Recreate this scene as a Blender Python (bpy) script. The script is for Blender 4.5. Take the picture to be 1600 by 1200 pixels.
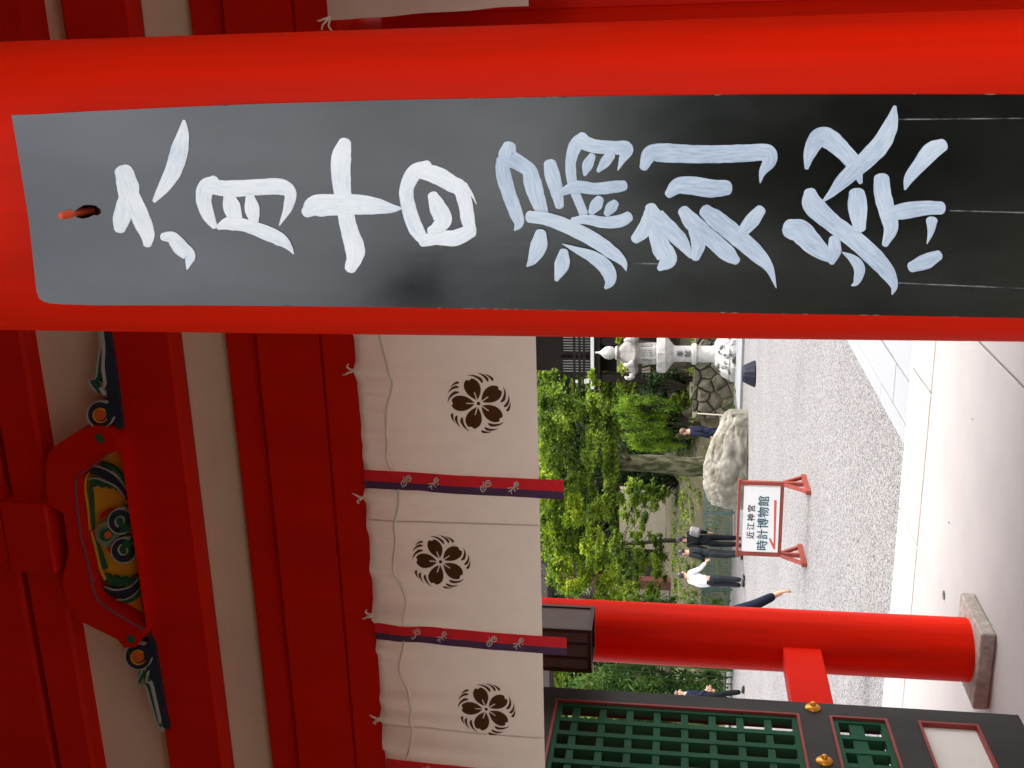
import bpy, bmesh, math, random
import numpy as np
from mathutils import Vector, Matrix, noise
from mathutils.geometry import tessellate_polygon

for o in list(bpy.data.objects): bpy.data.objects.remove(o)
scene = bpy.context.scene
COL = scene.collection
rnd = random.Random(7)
nrng = np.random.default_rng(11)

# ------------------------------------------------------------------ camera
F_PX = 1700.0
PITCH, YAW, ROLL = math.radians(8.535), math.radians(17.54), math.radians(1.022)
CAM = Vector((0, 0, 1.55))
_cy, _sy = math.cos(YAW), math.sin(YAW)
FWD = Vector((-_sy*math.cos(PITCH), _cy*math.cos(PITCH), math.sin(PITCH)))
_R = Vector((_cy, _sy, 0)); _U = _R.cross(FWD)
RIGHT = math.cos(ROLL)*_R + math.sin(ROLL)*_U
UP = -math.sin(ROLL)*_R + math.cos(ROLL)*_U
cam_d = bpy.data.cameras.new('camera')
cam = bpy.data.objects.new('camera', cam_d); COL.objects.link(cam)
cam_d.sensor_fit = 'HORIZONTAL'; cam_d.sensor_width = 36.0
cam_d.lens = F_PX*36.0/1600.0
cam_d.clip_start = 0.05; cam_d.clip_end = 2000
# the photographer held the camera on its side: picture-right is down in the place
cx_, cy_, cz_ = -UP, RIGHT, -FWD
cam.matrix_world = Matrix(((cx_.x, cy_.x, cz_.x, CAM.x), (cx_.y, cy_.y, cz_.y, CAM.y), (cx_.z, cy_.z, cz_.z, CAM.z), (0, 0, 0, 1)))
scene.camera = cam

def ray(x, y): return FWD + RIGHT*((600-y)/F_PX) - UP*((x-800)/F_PX)
def aY(x, y, Y):
    d = ray(x, y); return CAM + d*(Y/d.y)
def aX(x, y, X):
    d = ray(x, y); return CAM + d*(X/d.x)
def aZ(x, y, Z):
    d = ray(x, y); return CAM + d*((Z-CAM.z)/d.z)
def aP(x, y, P, n):
    d = ray(x, y); return CAM + d*((P-CAM).dot(n)/d.dot(n))

# ------------------------------------------------------------------ light
SUN_EL, SUN_AZ = math.radians(60), math.radians(75)   # azimuth measured from +Y towards +X
EXPOSURE = 2.05
world = bpy.data.worlds.new('World'); scene.world = world; world.use_nodes = True
wn, wl = world.node_tree.nodes, world.node_tree.links
wn.clear()
w_out = wn.new('ShaderNodeOutputWorld'); w_bg = wn.new('ShaderNodeBackground')
sky = wn.new('ShaderNodeTexSky'); sky.sky_type = 'NISHITA'; sky.sun_disc = False
sky.sun_elevation = SUN_EL; sky.sun_rotation = SUN_AZ
sky.air_density = 1.0; sky.dust_density = 4.0; sky.ozone_density = 1.0
hs = wn.new('ShaderNodeHueSaturation'); hs.inputs['Saturation'].default_value = 0.22
hs.inputs['Value'].default_value = 1.0
wl.new(sky.outputs[0], hs.inputs['Color']); wl.new(hs.outputs[0], w_bg.inputs[0]); wl.new(w_bg.outputs[0], w_out.inputs[0])
w_bg.inputs[1].default_value = 0.15
sun_d = bpy.data.lights.new('sun', 'SUN'); sun = bpy.data.objects.new('sun', sun_d); COL.objects.link(sun)
sun_d.energy = 0.6; sun_d.angle = math.radians(24); sun_d.color = (1.0, 0.96, 0.9)
sdir = Vector((math.sin(SUN_AZ)*math.cos(SUN_EL), math.cos(SUN_AZ)*math.cos(SUN_EL), math.sin(SUN_EL)))
sun.rotation_euler = sdir.to_track_quat('Z', 'Y').to_euler(); sun.location = (0, -10, 30)
vs = scene.view_settings
scene.display_settings.display_device = 'sRGB'
vs.view_transform = 'Standard'; vs.look = 'None'; vs.exposure = EXPOSURE; vs.gamma = 1.0; vs.use_curve_mapping = False
scene.render.engine = 'CYCLES'
scene.cycles.max_bounces = 10; scene.cycles.diffuse_bounces = 6; scene.cycles.transparent_max_bounces = 16
scene.cycles.use_denoising = True
scene.cycles.sample_clamp_indirect = 6.0

# ------------------------------------------------------------------ materials
def new_mat(name):
    m = bpy.data.materials.new(name); m.use_nodes = True
    return m, m.node_tree.nodes, m.node_tree.links, m.node_tree.nodes['Principled BSDF']
def setp(b, **k):
    for n, v in k.items(): b.inputs[n.replace('_', ' ')].default_value = v
def mat(name, c1, c2=None, rough=.5, scale=8., detail=4., bump=0., bscale=None, spec=.5, stretch=None, metal=0., lo=.35, hi=.65, rough2=None):
    m, n, l, b = new_mat(name)
    setp(b, Roughness=rough, Metallic=metal); b.inputs['Specular IOR Level'].default_value = spec
    b.inputs['Base Color'].default_value = (*c1, 1)
    tc = n.new('ShaderNodeTexCoord'); mp = n.new('ShaderNodeMapping'); l.new(tc.outputs['Object'], mp.inputs[0])
    if stretch: mp.inputs['Scale'].default_value = stretch
    if c2 is not None or rough2 is not None:
        t = n.new('ShaderNodeTexNoise'); t.inputs['Scale'].default_value = scale; t.inputs['Detail'].default_value = detail
        t.inputs['Roughness'].default_value = .6
        l.new(mp.outputs[0], t.inputs['Vector'])
        mr = n.new('ShaderNodeMapRange'); mr.inputs[1].default_value = lo; mr.inputs[2].default_value = hi
        l.new(t.outputs['Fac'], mr.inputs[0])
        if c2 is not None:
            mx = n.new('ShaderNodeMix'); mx.data_type = 'RGBA'
            mx.inputs[6].default_value = (*c1, 1); mx.inputs[7].default_value = (*c2, 1)
            l.new(mr.outputs[0], mx.inputs[0]); l.new(mx.outputs[2], b.inputs['Base Color'])
        if rough2 is not None:
            m2 = n.new('ShaderNodeMapRange'); m2.inputs[1].default_value = lo; m2.inputs[2].default_value = hi
            m2.inputs[3].default_value = rough; m2.inputs[4].default_value = rough2
            l.new(t.outputs['Fac'], m2.inputs[0]); l.new(m2.outputs[0], b.inputs['Roughness'])
    if bump:
        t2 = n.new('ShaderNodeTexNoise'); t2.inputs['Scale'].default_value = bscale or scale*3; t2.inputs['Detail'].default_value = 5
        l.new(mp.outputs[0], t2.inputs['Vector'])
        bp = n.new('ShaderNodeBump'); bp.inputs['Strength'].default_value = 1.0; bp.inputs['Distance'].default_value = bump
        l.new(t2.outputs['Fac'], bp.inputs['Height']); l.new(bp.outputs[0], b.inputs['Normal'])
    return m
def leaf_mat(name, c1, c2, c3=None, scale=1.2, trans=.48):
    m, n, l, b = new_mat(name)
    setp(b, Roughness=.55); b.inputs['Specular IOR Level'].default_value = .3
    g = n.new('ShaderNodeNewGeometry'); tc = n.new('ShaderNodeTexCoord')
    t = n.new('ShaderNodeTexNoise'); t.inputs['Scale'].default_value = scale; t.inputs['Detail'].default_value = 3
    l.new(tc.outputs['Object'], t.inputs['Vector'])
    mr = n.new('ShaderNodeMapRange'); mr.inputs[1].default_value = .36; mr.inputs[2].default_value = .64
    l.new(t.outputs['Fac'], mr.inputs[0])
    ad = n.new('ShaderNodeMath'); ad.operation = 'MULTIPLY_ADD'; ad.inputs[1].default_value = .5
    l.new(g.outputs['Random Per Island'], ad.inputs[0]); 
    sc_ = n.new('ShaderNodeMath'); sc_.operation = 'MULTIPLY'; sc_.inputs[1].default_value = .6
    l.new(mr.outputs[0], sc_.inputs[0]); l.new(sc_.outputs[0], ad.inputs[2])
    cr = n.new('ShaderNodeValToRGB'); e = cr.color_ramp.elements
    e[0].color = (*c1, 1); e[1].color = (*(c3 or c2), 1); e[0].position = .1; e[1].position = .95
    x = e.new(.55); x.color = (*c2, 1)
    l.new(ad.outputs[0], cr.inputs[0]); l.new(cr.outputs[0], b.inputs['Base Color'])
    tr = n.new('ShaderNodeBsdfTranslucent'); l.new(cr.outputs[0], tr.inputs[0])
    ms = n.new('ShaderNodeMixShader'); ms.inputs[0].default_value = trans
    out = n['Material Output']
    l.new(b.outputs[0], ms.inputs[1]); l.new(tr.outputs[0], ms.inputs[2]); l.new(ms.outputs[0], out.inputs[0])
    return m
def cloth_mat(name, c1, c2, trans=.3):
    m = mat(name, c1, c2, rough=.9, scale=14, spec=.1, bump=.0006, bscale=260)
    n, l = m.node_tree.nodes, m.node_tree.links
    b = n['Principled BSDF']; tr = n.new('ShaderNodeBsdfTranslucent'); tr.inputs[0].default_value = (*c1, 1)
    ms = n.new('ShaderNodeMixShader'); ms.inputs[0].default_value = trans
    l.new(b.outputs[0], ms.inputs[1]); l.new(tr.outputs[0], ms.inputs[2]); l.new(ms.outputs[0], n['Material Output'].inputs[0])
    return m

M = {}
RED = (.72, .0125, .0008); RED2 = (.63, .0090, .0006)
M['red'] = mat('vermilion_paint', RED, RED2, rough=.5, rough2=.6, spec=.10, scale=3.0, stretch=(1, 1, .25), bump=.0006, bscale=14)
M['redcol'] = mat('vermilion_column_paint', RED, (.55, .011, .0008), rough=.40, rough2=.55, spec=.07, scale=16.0, detail=8, stretch=(1, 1, .06), bump=.0005, bscale=22)
M['plaster'] = mat('cream_plaster', (.80, .68, .52), (.74, .62, .47), rough=.9, scale=3, bump=.001, bscale=60, spec=.2)
M['concrete'] = mat('floor_concrete', (.35, .328, .314), (.295, .275, .264), rough=.75, lo=.3, hi=.7, scale=1.3, detail=8, bump=.0008, bscale=120, spec=.3)
M['granite'] = mat('pale_granite', (.235, .237, .242), (.195, .197, .203), rough=.8, scale=40, detail=6, bump=.001, bscale=160)
M['kerb'] = mat('kerb_granite', (.36, .345, .31), (.285, .272, .25), rough=.8, scale=6, detail=8, bump=.001, bscale=120)
M['slab'] = mat('column_base_granite', (.36, .32, .28), (.20, .17, .14), rough=.8, scale=28, detail=8, bump=.002, bscale=80, lo=.3, hi=.7)
M['black'] = mat('door_black_lacquer', (.020, .019, .018), (.032, .030, .028), rough=.55, spec=.22, scale=5, stretch=(1, 1, .3))
M['trimred'] = mat('door_trim_red', (.24, .018, .012), (.19, .015, .012), rough=.5)
M['green'] = mat('lattice_green', (.012, .088, .040), (.009, .066, .031), rough=.6, spec=.15, scale=6)
M['gold'] = mat('gilt_stud', (.72, .34, .035), (.60, .26, .02), rough=.32, metal=.55, scale=20)
M['panelwhite'] = mat('door_panel_white', (.66, .64, .58), (.60, .58, .53), rough=.8, scale=3)
M['board'] = mat('signboard_black', (.002, .0021, .002), (.012, .012, .0115), rough=.12, rough2=.22, scale=7, detail=7, spec=1.0, bump=.0010, bscale=6, stretch=(1, 1, .5))
b_ = M['board'].node_tree.nodes['Principled BSDF']; b_.inputs['Coat Weight'].default_value = .7; b_.inputs['Coat Roughness'].default_value = .11
n_, l_ = M['board'].node_tree.nodes, M['board'].node_tree.links
for sc_k, lo_k, hi_k, sock in ((2.6, .50, 1.0, 'Specular IOR Level'), (9., .07, .34, 'Coat Roughness'), (3.2, .25, 1.0, 'Coat Weight')):
    t_ = n_.new('ShaderNodeTexNoise'); t_.inputs['Scale'].default_value = sc_k; t_.inputs['Detail'].default_value = 6
    l_.new(n_['Mapping'].outputs[0], t_.inputs['Vector']); m_ = n_.new('ShaderNodeMapRange'); m_.inputs[1].default_value = .38; m_.inputs[2].default_value = .66
    m_.inputs[3].default_value = lo_k; m_.inputs[4].default_value = hi_k; l_.new(t_.outputs['Fac'], m_.inputs[0]); l_.new(m_.outputs[0], b_.inputs[sock])
M['peg'] = mat('orange_peg', (.75, .09, .03), rough=.4)
M['hole'] = mat('slot_wood', (.16, .012, .006), (.05, .008, .005), rough=.8, scale=60)
M['cloth'] = cloth_mat('curtain_cloth', (.82, .72, .60), (.77, .67, .56), .42)
M['cord'] = mat('white_cord', (.95, .87, .76), (.85, .77, .66), rough=.9, scale=200)
M['crest'] = mat('crest_brown', (.090, .032, .012), (.10, .037, .015), rough=.9, scale=30, spec=.1)
M['srred'] = mat('streamer_red', (.80, .006, .016), (.72, .006, .014), rough=.75, scale=30, bump=.0004, bscale=300)
M['srpurple'] = mat('streamer_purple', (.085, .026, .085), (.07, .022, .07), rough=.75, scale=30, bump=.0004, bscale=300)
M['motif'] = mat('motif_white', (.62, .56, .50), rough=.9)
M['navy'] = mat('carving_navy', (.012, .022, .045), (.016, .03, .055), rough=.6)
M['cgreen'] = mat('carving_green', (.016, .13, .055), (.012, .10, .045), rough=.6)
M['ochre'] = mat('carving_ochre', (.85, .42, .022), (.78, .36, .02), rough=.6, scale=12)
M['cwhite'] = mat('carving_white', (.46, .47, .45), rough=.7)
M['moulding'] = mat('moulding_purple', (.16, .10, .15), rough=.7)
M['corange'] = mat('carving_orange', (.70, .12, .02), rough=.6)
M['csage'] = mat('carving_sage', (.22, .32, .22), rough=.6)
M['lantwood'] = mat('lantern_wood', (.045, .018, .012), (.03, .012, .009), rough=.45, scale=20)
M['woodd'] = mat('dark_timber', (.026, .018, .015), (.016, .011, .009), rough=.8, spec=.2, scale=10, stretch=(1, 1, .2))
M['whitep'] = mat('white_timber_end', (.8, .78, .72), rough=.7)
M['shoji'] = mat('shoji_paper', (.66, .64, .60), rough=.9)
M['bark'] = mat('mossy_bark', (.034, .033, .009), (.125, .122, .062), rough=.95, lo=.44, hi=.60, scale=6.5, detail=8, bump=.04, bscale=9, stretch=(1, 1, .35))
M['barkd'] = mat('dark_bark', (.03, .024, .014), (.06, .05, .032), rough=.95, scale=6, bump=.02, bscale=12)
M['rock'] = mat('pale_boulder', (.27, .25, .205), (.12, .105, .075), rough=.95, scale=2.2, detail=9, bump=.025, bscale=4, lo=.35, hi=.62)
M['wallstone'] = mat('mossy_stone', (.20, .175, .125), (.085, .085, .045), rough=.95, scale=3, detail=8, bump=.03, bscale=8)
M['lantern'] = mat('white_granite', (.46, .44, .41), (.26, .245, .225), rough=.9, scale=5, detail=9, bump=.01, bscale=30, lo=.45, hi=.75)
M['lanternroof'] = mat('weathered_granite', (.13, .115, .105), (.24, .22, .20), rough=.9, scale=2.5, detail=8, bump=.01, bscale=30)
M['lanternbase'] = mat('pitted_granite', (.46, .44, .41), (.035, .033, .03), rough=.95, scale=4.5, detail=5, lo=.50, hi=.60, bump=.03, bscale=6)
M['letter'] = mat('inscription_grey', (.10, .10, .10), rough=.9)
M['bin'] = mat('dark_plastic', (.007, .008, .017), rough=.6, spec=.2)
M['signred'] = mat('sign_red_paint', (.21, .028, .018), (.26, .040, .024), rough=.55, scale=9)
M['signwhite'] = mat('sign_white', (.78, .78, .76), rough=.5)
M['textblack'] = mat('text_black', (.02, .022, .03), rough=.6)
M['textteal'] = mat('text_teal', (.006, .10, .11), rough=.6)
M['arrow'] = mat('arrow_red', (.55, .10, .07), rough=.6)
M['fence'] = mat('fence_green_metal', (.085, .15, .13), (.06, .11, .10), rough=.5)
M['skin'] = mat('skin', (.55, .30, .20), (.50, .26, .17), rough=.6)
M['hairb'] = mat('hair_black', (.018, .014, .012), rough=.45)
M['hairbr'] = mat('hair_brown', (.10, .045, .02), rough=.5)
M['suitnavy'] = mat('suit_navy', (.010, .012, .026), (.014, .017, .032), spec=.1, rough=.85)
M['suitblk'] = mat('suit_black', (.008, .009, .011), (.011, .012, .014), spec=.1, rough=.85)
M['suitgrey'] = mat('suit_charcoal', (.018, .021, .025), (.024, .027, .03), spec=.1, rough=.85)
M['shirt'] = mat('white_shirt', (.80, .80, .80), rough=.85)
M['shoe'] = mat('shoe_black', (.015, .014, .014), rough=.35)
M['bag'] = mat('grey_bag', (.22, .20, .20), rough=.8)
M['eye'] = mat('eye_dark', (.02, .015, .012), rough=.3)
M['bankm'] = mat('leaf_litter', (.095, .07, .038), (.045, .048, .018), rough=1, scale=3.5, detail=10, bump=.06, bscale=6)
M['palewall'] = mat('pale_plaster', (.55, .47, .36), (.48, .41, .31), rough=.9, scale=1.5)
M['redwood'] = mat('red_brown_timber', (.13, .035, .025), (.10, .03, .02), rough=.7)
M['bamboo'] = mat('pale_stick', (.55, .5, .38), rough=.6)
M['metal'] = mat('floor_fitting', (.08, .08, .08), rough=.5, metal=.7)
M['lf_bright'] = leaf_mat('leaf_bright', (.05, .10, .010), (.20, .31, .016), (.46, .52, .035), 1.1)
M['lf_mid'] = leaf_mat('leaf_mid', (.035, .070, .008), (.135, .215, .018), (.31, .40, .04), 1.0)
M['lf_dark'] = leaf_mat('leaf_dark', (.008, .020, .008), (.025, .058, .018), (.065, .11, .03), .9)
M['lf_weep'] = leaf_mat('leaf_weeping', (.028, .065, .008), (.15, .27, .016), (.32, .44, .03), 2.2)
M['lf_bamboo'] = leaf_mat('leaf_bamboo', (.02, .05, .012), (.06, .13, .02), (.13, .2, .04), .8)

def gravel_mat():
    m, n, l, b = new_mat('gravel')
    setp(b, Roughness=.95); b.inputs['Specular IOR Level'].default_value = .2
    tc = n.new('ShaderNodeTexCoord')
    v = n.new('ShaderNodeTexVoronoi'); v.inputs['Scale'].default_value = 75
    l.new(tc.outputs['Object'], v.inputs['Vector'])
    bw = n.new('ShaderNodeRGBToBW'); l.new(v.outputs['Color'], bw.inputs[0])
    cr = n.new('ShaderNodeValToRGB'); e = cr.color_ramp.elements
    e[0].position = .14; e[0].color = (.045, .041, .041, 1); e[1].position = .9; e[1].color = (.40, .378, .366, 1)
    x = e.new(.42); x.color = (.232, .218, .212, 1)
    l.new(bw.outputs[0], cr.inputs[0])
    t = n.new('ShaderNodeTexNoise'); t.inputs['Scale'].default_value = .5; t.inputs['Detail'].default_value = 5
    l.new(tc.outputs['Object'], t.inputs['Vector'])
    mr = n.new('ShaderNodeMapRange'); mr.inputs[1].default_value = .3; mr.inputs[2].default_value = .7; mr.inputs[3].default_value = .92; mr.inputs[4].default_value = 1.06
    l.new(t.outputs['Fac'], mr.inputs[0])
    mx = n.new('ShaderNodeMix'); mx.data_type = 'RGBA'; mx.blend_type = 'MULTIPLY'; mx.inputs[0].default_value = 1
    l.new(cr.outputs[0], mx.inputs[6]); l.new(mr.outputs[0], mx.inputs[7]); l.new(mx.outputs[2], b.inputs['Base Color'])
    bp = n.new('ShaderNodeBump'); bp.inputs['Distance'].default_value = .02; bp.invert = True
    l.new(v.outputs['Distance'], bp.inputs['Height']); l.new(bp.outputs[0], b.inputs['Normal'])
    return m
M['gravel'] = gravel_mat()

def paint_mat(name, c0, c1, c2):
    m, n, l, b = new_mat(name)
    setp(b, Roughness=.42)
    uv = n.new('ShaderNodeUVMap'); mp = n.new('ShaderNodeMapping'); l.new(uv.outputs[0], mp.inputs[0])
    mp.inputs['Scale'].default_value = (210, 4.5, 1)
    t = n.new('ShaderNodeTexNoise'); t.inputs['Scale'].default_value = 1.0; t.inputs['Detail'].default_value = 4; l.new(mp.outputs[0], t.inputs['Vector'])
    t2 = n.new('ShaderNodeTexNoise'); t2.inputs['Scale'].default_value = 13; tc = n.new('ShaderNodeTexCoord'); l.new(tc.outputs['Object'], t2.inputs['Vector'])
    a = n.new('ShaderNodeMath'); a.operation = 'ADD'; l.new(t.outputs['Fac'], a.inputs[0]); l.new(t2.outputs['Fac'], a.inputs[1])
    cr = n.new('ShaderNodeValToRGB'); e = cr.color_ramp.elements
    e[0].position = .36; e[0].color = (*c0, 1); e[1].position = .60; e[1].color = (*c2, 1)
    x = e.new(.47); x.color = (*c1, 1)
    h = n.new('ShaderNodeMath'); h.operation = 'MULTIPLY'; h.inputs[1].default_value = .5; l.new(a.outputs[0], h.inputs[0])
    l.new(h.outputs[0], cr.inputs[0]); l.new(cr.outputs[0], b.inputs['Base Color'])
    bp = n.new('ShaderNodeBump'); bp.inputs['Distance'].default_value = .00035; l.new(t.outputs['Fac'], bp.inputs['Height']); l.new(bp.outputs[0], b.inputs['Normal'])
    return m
M['paint'] = paint_mat('lit_white_paint', (.64, .69, .76), (.79, .82, .86), (.88, .89, .90))
M['paintshade'] = paint_mat('shaded_white_paint', (.37, .44, .55), (.47, .55, .66), (.60, .67, .75))  # lower characters: the dimmer, bluer sky light is put into this colour

# ------------------------------------------------------------------ object helpers
def tag(o, label=None, cat=None, group=None, kind=None):
    if label: o['label'] = label
    if cat: o['category'] = cat
    if group: o['group'] = group
    if kind: o['kind'] = kind
    return o
def empty(name, loc=(0, 0, 0), rz=0., label=None, cat=None, group=None, kind=None):
    o = bpy.data.objects.new(name, None); COL.objects.link(o); o.empty_display_size = .1
    o.location = loc; o.rotation_euler = (0, 0, rz)
    return tag(o, label, cat, group, kind)

class MB:
    """collects vertices and faces; materials by index"""
    def __init__(s): s.v = []; s.f = []; s.m = []; s.uv = None
    def add(s, vs_, fs, mi=0):
        b = len(s.v); s.v += [tuple(p) for p in vs_]
        s.f += [tuple(i+b for i in f) for f in fs]; s.m += [mi]*len(fs); return s
    def box(s, x0, y0, z0, x1, y1, z1, mi=0, bev=0.):
        if bev > 0:
            bm = bmesh.new(); bmesh.ops.create_cube(bm, size=1)
            for v in bm.verts: v.co = Vector(((x0+x1)/2+v.co.x*(x1-x0), (y0+y1)/2+v.co.y*(y1-y0), (z0+z1)/2+v.co.z*(z1-z0)))
            bmesh.ops.bevel(bm, geom=bm.edges[:], offset=bev, segments=1, affect='EDGES')
            bm.verts.index_update(); s.add([v.co for v in bm.verts], [[v.index for v in f.verts] for f in bm.faces], mi); bm.free(); return s
        p = [(x0, y0, z0), (x1, y0, z0), (x1, y1, z0), (x0, y1, z0), (x0, y0, z1), (x1, y0, z1), (x1, y1, z1), (x0, y1, z1)]
        return s.add(p, [(0, 3, 2, 1), (4, 5, 6, 7), (0, 1, 5, 4), (1, 2, 6, 5), (2, 3, 7, 6), (3, 0, 4, 7)], mi)
    def bar(s, a, b, w, h, mi=0, up=Vector((0, 0, 1))):
        a, b = Vector(a), Vector(b); d = (b-a).normalized(); sd = d.cross(up)
        if sd.length < 1e-4: sd = d.cross(Vector((0, 1, 0)))
        sd.normalize(); u = sd.cross(d)
        p = [a-sd*w/2-u*h/2, a+sd*w/2-u*h/2, a+sd*w/2+u*h/2, a-sd*w/2+u*h/2]
        q = [x+(b-a) for x in p]
        return s.add(p+q, [(0, 1, 2, 3)[::-1], (4, 5, 6, 7), (0, 1, 5, 4), (1, 2, 6, 5), (2, 3, 7, 6), (3, 0, 4, 7)], mi)
    def tube(s, pts, rad, n=8, mi=0, cap=True):
        pts = [Vector(p) for p in pts]; rad = rad if hasattr(rad, '__len__') else [rad]*len(pts)
        V = []; Fc = []; prev = None
        for i, p in enumerate(pts):
            d = (pts[min(i+1, len(pts)-1)]-pts[max(i-1, 0)]).normalized()
            if prev is None: prev = d.orthogonal().normalized()
            sd = (prev-d*prev.dot(d)).normalized(); prev = sd; u = d.cross(sd)
            for k in range(n):
                a = 2*math.pi*k/n; V.append(p+(sd*math.cos(a)+u*math.sin(a))*rad[i])
        for i in range(len(pts)-1):
            for k in range(n):
                Fc.append((i*n+k, i*n+(k+1) % n, (i+1)*n+(k+1) % n, (i+1)*n+k))
        if cap: Fc.append(tuple(range(n))[::-1]); Fc.append(tuple((len(pts)-1)*n+k for k in range(n)))
        return s.add(V, Fc, mi)
    def lathe(s, c, prof, n=32, mi=0, phase=0., mod=None):
        V = []; Fc = []
        for i, (r, z) in enumerate(prof):
            for k in range(n):
                a = 2*math.pi*k/n+phase; rr, zz = (r, z) if mod is None else mod(r, z, k, i)
                V.append((c[0]+rr*math.cos(a), c[1]+rr*math.sin(a), c[2]+zz))
        for i in range(len(prof)-1):
            for k in range(n): Fc.append((i*n+k, i*n+(k+1) % n, (i+1)*n+(k+1) % n, (i+1)*n+k))
        Fc.append(tuple(range(n))[::-1]); Fc.append(tuple((len(prof)-1)*n+k for k in range(n)))
        return s.add(V, Fc, mi)
    def prism(s, outer, holes, fn, d0, d1, mi=0):
        """2-D outline (with holes) put through fn(a, b, depth), front at d0 and back at d1"""
        loops = [outer]+list(holes); flat = [p for lp in loops for p in lp]
        tris = tessellate_polygon([[Vector((p[0], p[1], 0)) for p in lp] for lp in loops])
        n = len(flat); V = [fn(p[0], p[1], d0) for p in flat]+[fn(p[0], p[1], d1) for p in flat]
        Fc = [tuple(t) for t in tris]+[tuple(i+n for i in t[::-1]) for t in tris]
        b = 0
        for lp in loops:
            k = len(lp)
            for i in range(k): Fc.append((b+i, b+(i+1) % k, n+b+(i+1) % k, n+b+i))
            b += k
        return s.add(V, Fc, mi)
    def build(s, name, mats, parent=None, smooth=False, label=None, fixn=True, kind=None, local=False):
        me = bpy.data.meshes.new(name); off = Vector((0, 0, 0))
        if parent is not None and not local:
            q = parent
            while q is not None: off += q.location; q = q.parent
        me.from_pydata([Vector(p)-off for p in s.v], [], s.f)
        mats = mats if isinstance(mats, (list, tuple)) else [mats]
        for mm in mats: me.materials.append(M[mm] if isinstance(mm, str) else mm)
        if len(mats) > 1: me.polygons.foreach_set('material_index', s.m)
        if fixn:
            bm = bmesh.new(); bm.from_mesh(me); bmesh.ops.recalc_face_normals(bm, faces=bm.faces[:]); bm.to_mesh(me); bm.free()
        if smooth:
            me.polygons.foreach_set('use_smooth', [True]*len(me.polygons))
            if smooth != 'all': me.set_sharp_from_angle(angle=math.radians(38))
        o = bpy.data.objects.new(name, me); COL.objects.link(o)
        if parent is not None: o.parent = parent
        if label: o['label'] = label
        if kind: o['kind'] = kind
        return o
def share(o, parent, loc=(0, 0, 0)):
    c = o.copy(); COL.objects.link(c); c.parent = parent; c.location = loc; return c
def crom(pts, n=6):
    """Catmull-Rom through tuples"""
    P = [np.array(p, float) for p in pts]
    if len(P) < 3: return [P[0]*(1-t)+P[-1]*t for t in np.linspace(0, 1, n+1)]
    P = [2*P[0]-P[1]]+P+[2*P[-1]-P[-2]]; out = []
    for i in range(1, len(P)-2):
        for t in np.linspace(0, 1, n, endpoint=False):
            a, b, c, d = P[i-1], P[i], P[i+1], P[i+2]
            out.append(.5*((2*b)+(c-a)*t+(2*a-5*b+4*c-d)*t*t+(3*b-a-3*c+d)*t**3))
    out.append(P[-2]); return out

# =================================================================== SETTING
g = MB()
N = 60
xs = [-400, -120, -60, -40, -30, -24] + [-20+i*.8 for i in range(0, 51)] + [24, 40, 90, 400]
ys = [-1.0, 0, 2, 4] + [6+i*.8 for i in range(0, 34)] + [36, 44, 60, 120, 400, 900]
V = [(x, y, -.32+(.012*noise.noise(Vector((x*.4, y*.4, 1))) if 6 < y < 36 else 0)) for y in ys for x in xs]
nx = len(xs)
g.add(V, [(j*nx+i, j*nx+i+1, (j+1)*nx+i+1, (j+1)*nx+i) for j in range(len(ys)-1) for i in range(nx-1)])
tag(g.build('gravel_ground', 'gravel', smooth='all'), 'pale grey gravel court outside the gate', kind='structure')

wg = MB(); wys = [-1.0, -1.6, -2.4, -3.2, -4, -5, -6, -7, -8, -10, -14, -20, -30, -60, -120, -400]; wxs = [-400, -120, -60, -40]+[-30+2*i for i in range(31)]+[40, 60, 120, 400]
V = [(x, y, -.45-3.6*min(1, max(0, (-1.2-y)/6))+(.15*noise.noise(Vector((x*.5, y*.5, 8))) if y < -4 else 0)) for y in wys for x in wxs]; nx = len(wxs)
wg.add(V, [(j*nx+i, j*nx+i+1, (j+1)*nx+i+1, (j+1)*nx+i) for j in range(len(wys)-1) for i in range(nx-1)])
tag(wg.build('woodland_ground', 'bankm', smooth='all'), 'leaf-covered ground falling away before the gate', kind='structure')
# concrete floor of the gate, in panels with open joints, on a plinth
fl = empty('gate_floor', (0, 3, 0), label='smooth pale concrete floor inside the gate', kind='structure')
MB().box(-7, -1.0, -.4, 7, 7.24, -.02).build('plinth', 'concrete', fl)
for x0, x1 in ((-6.9, -1.547), (-1.533, 1.9), (1.912, 6.9)):
    for y0, y1 in ((-.95, 2.6), (2.612, 6.63)):
        MB().box(x0, y0, -.019, x1, y1, 0, bev=.004).build('floor_panel', 'concrete', fl)
x = -6.9; k = 0
while x < 6.8:
    w = rnd.uniform(1.0, 1.5); jx = .008
    MB().box(x+jx, 6.638, -.018, x+w-jx, 7.255, .002+rnd.uniform(0, .003), bev=.006).build('kerb_stone', 'kerb', fl)
    x += w
x = -7.3
while x < 7:
    w = rnd.uniform(1.3, 1.9)
    MB().box(x+.008, 7.292, -.36, x+w-.008, 7.92+rnd.uniform(-.01, .01), -.15+rnd.uniform(-.004, .004), bev=.008).build('step_stone', 'kerb', fl)
    x += w
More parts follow.
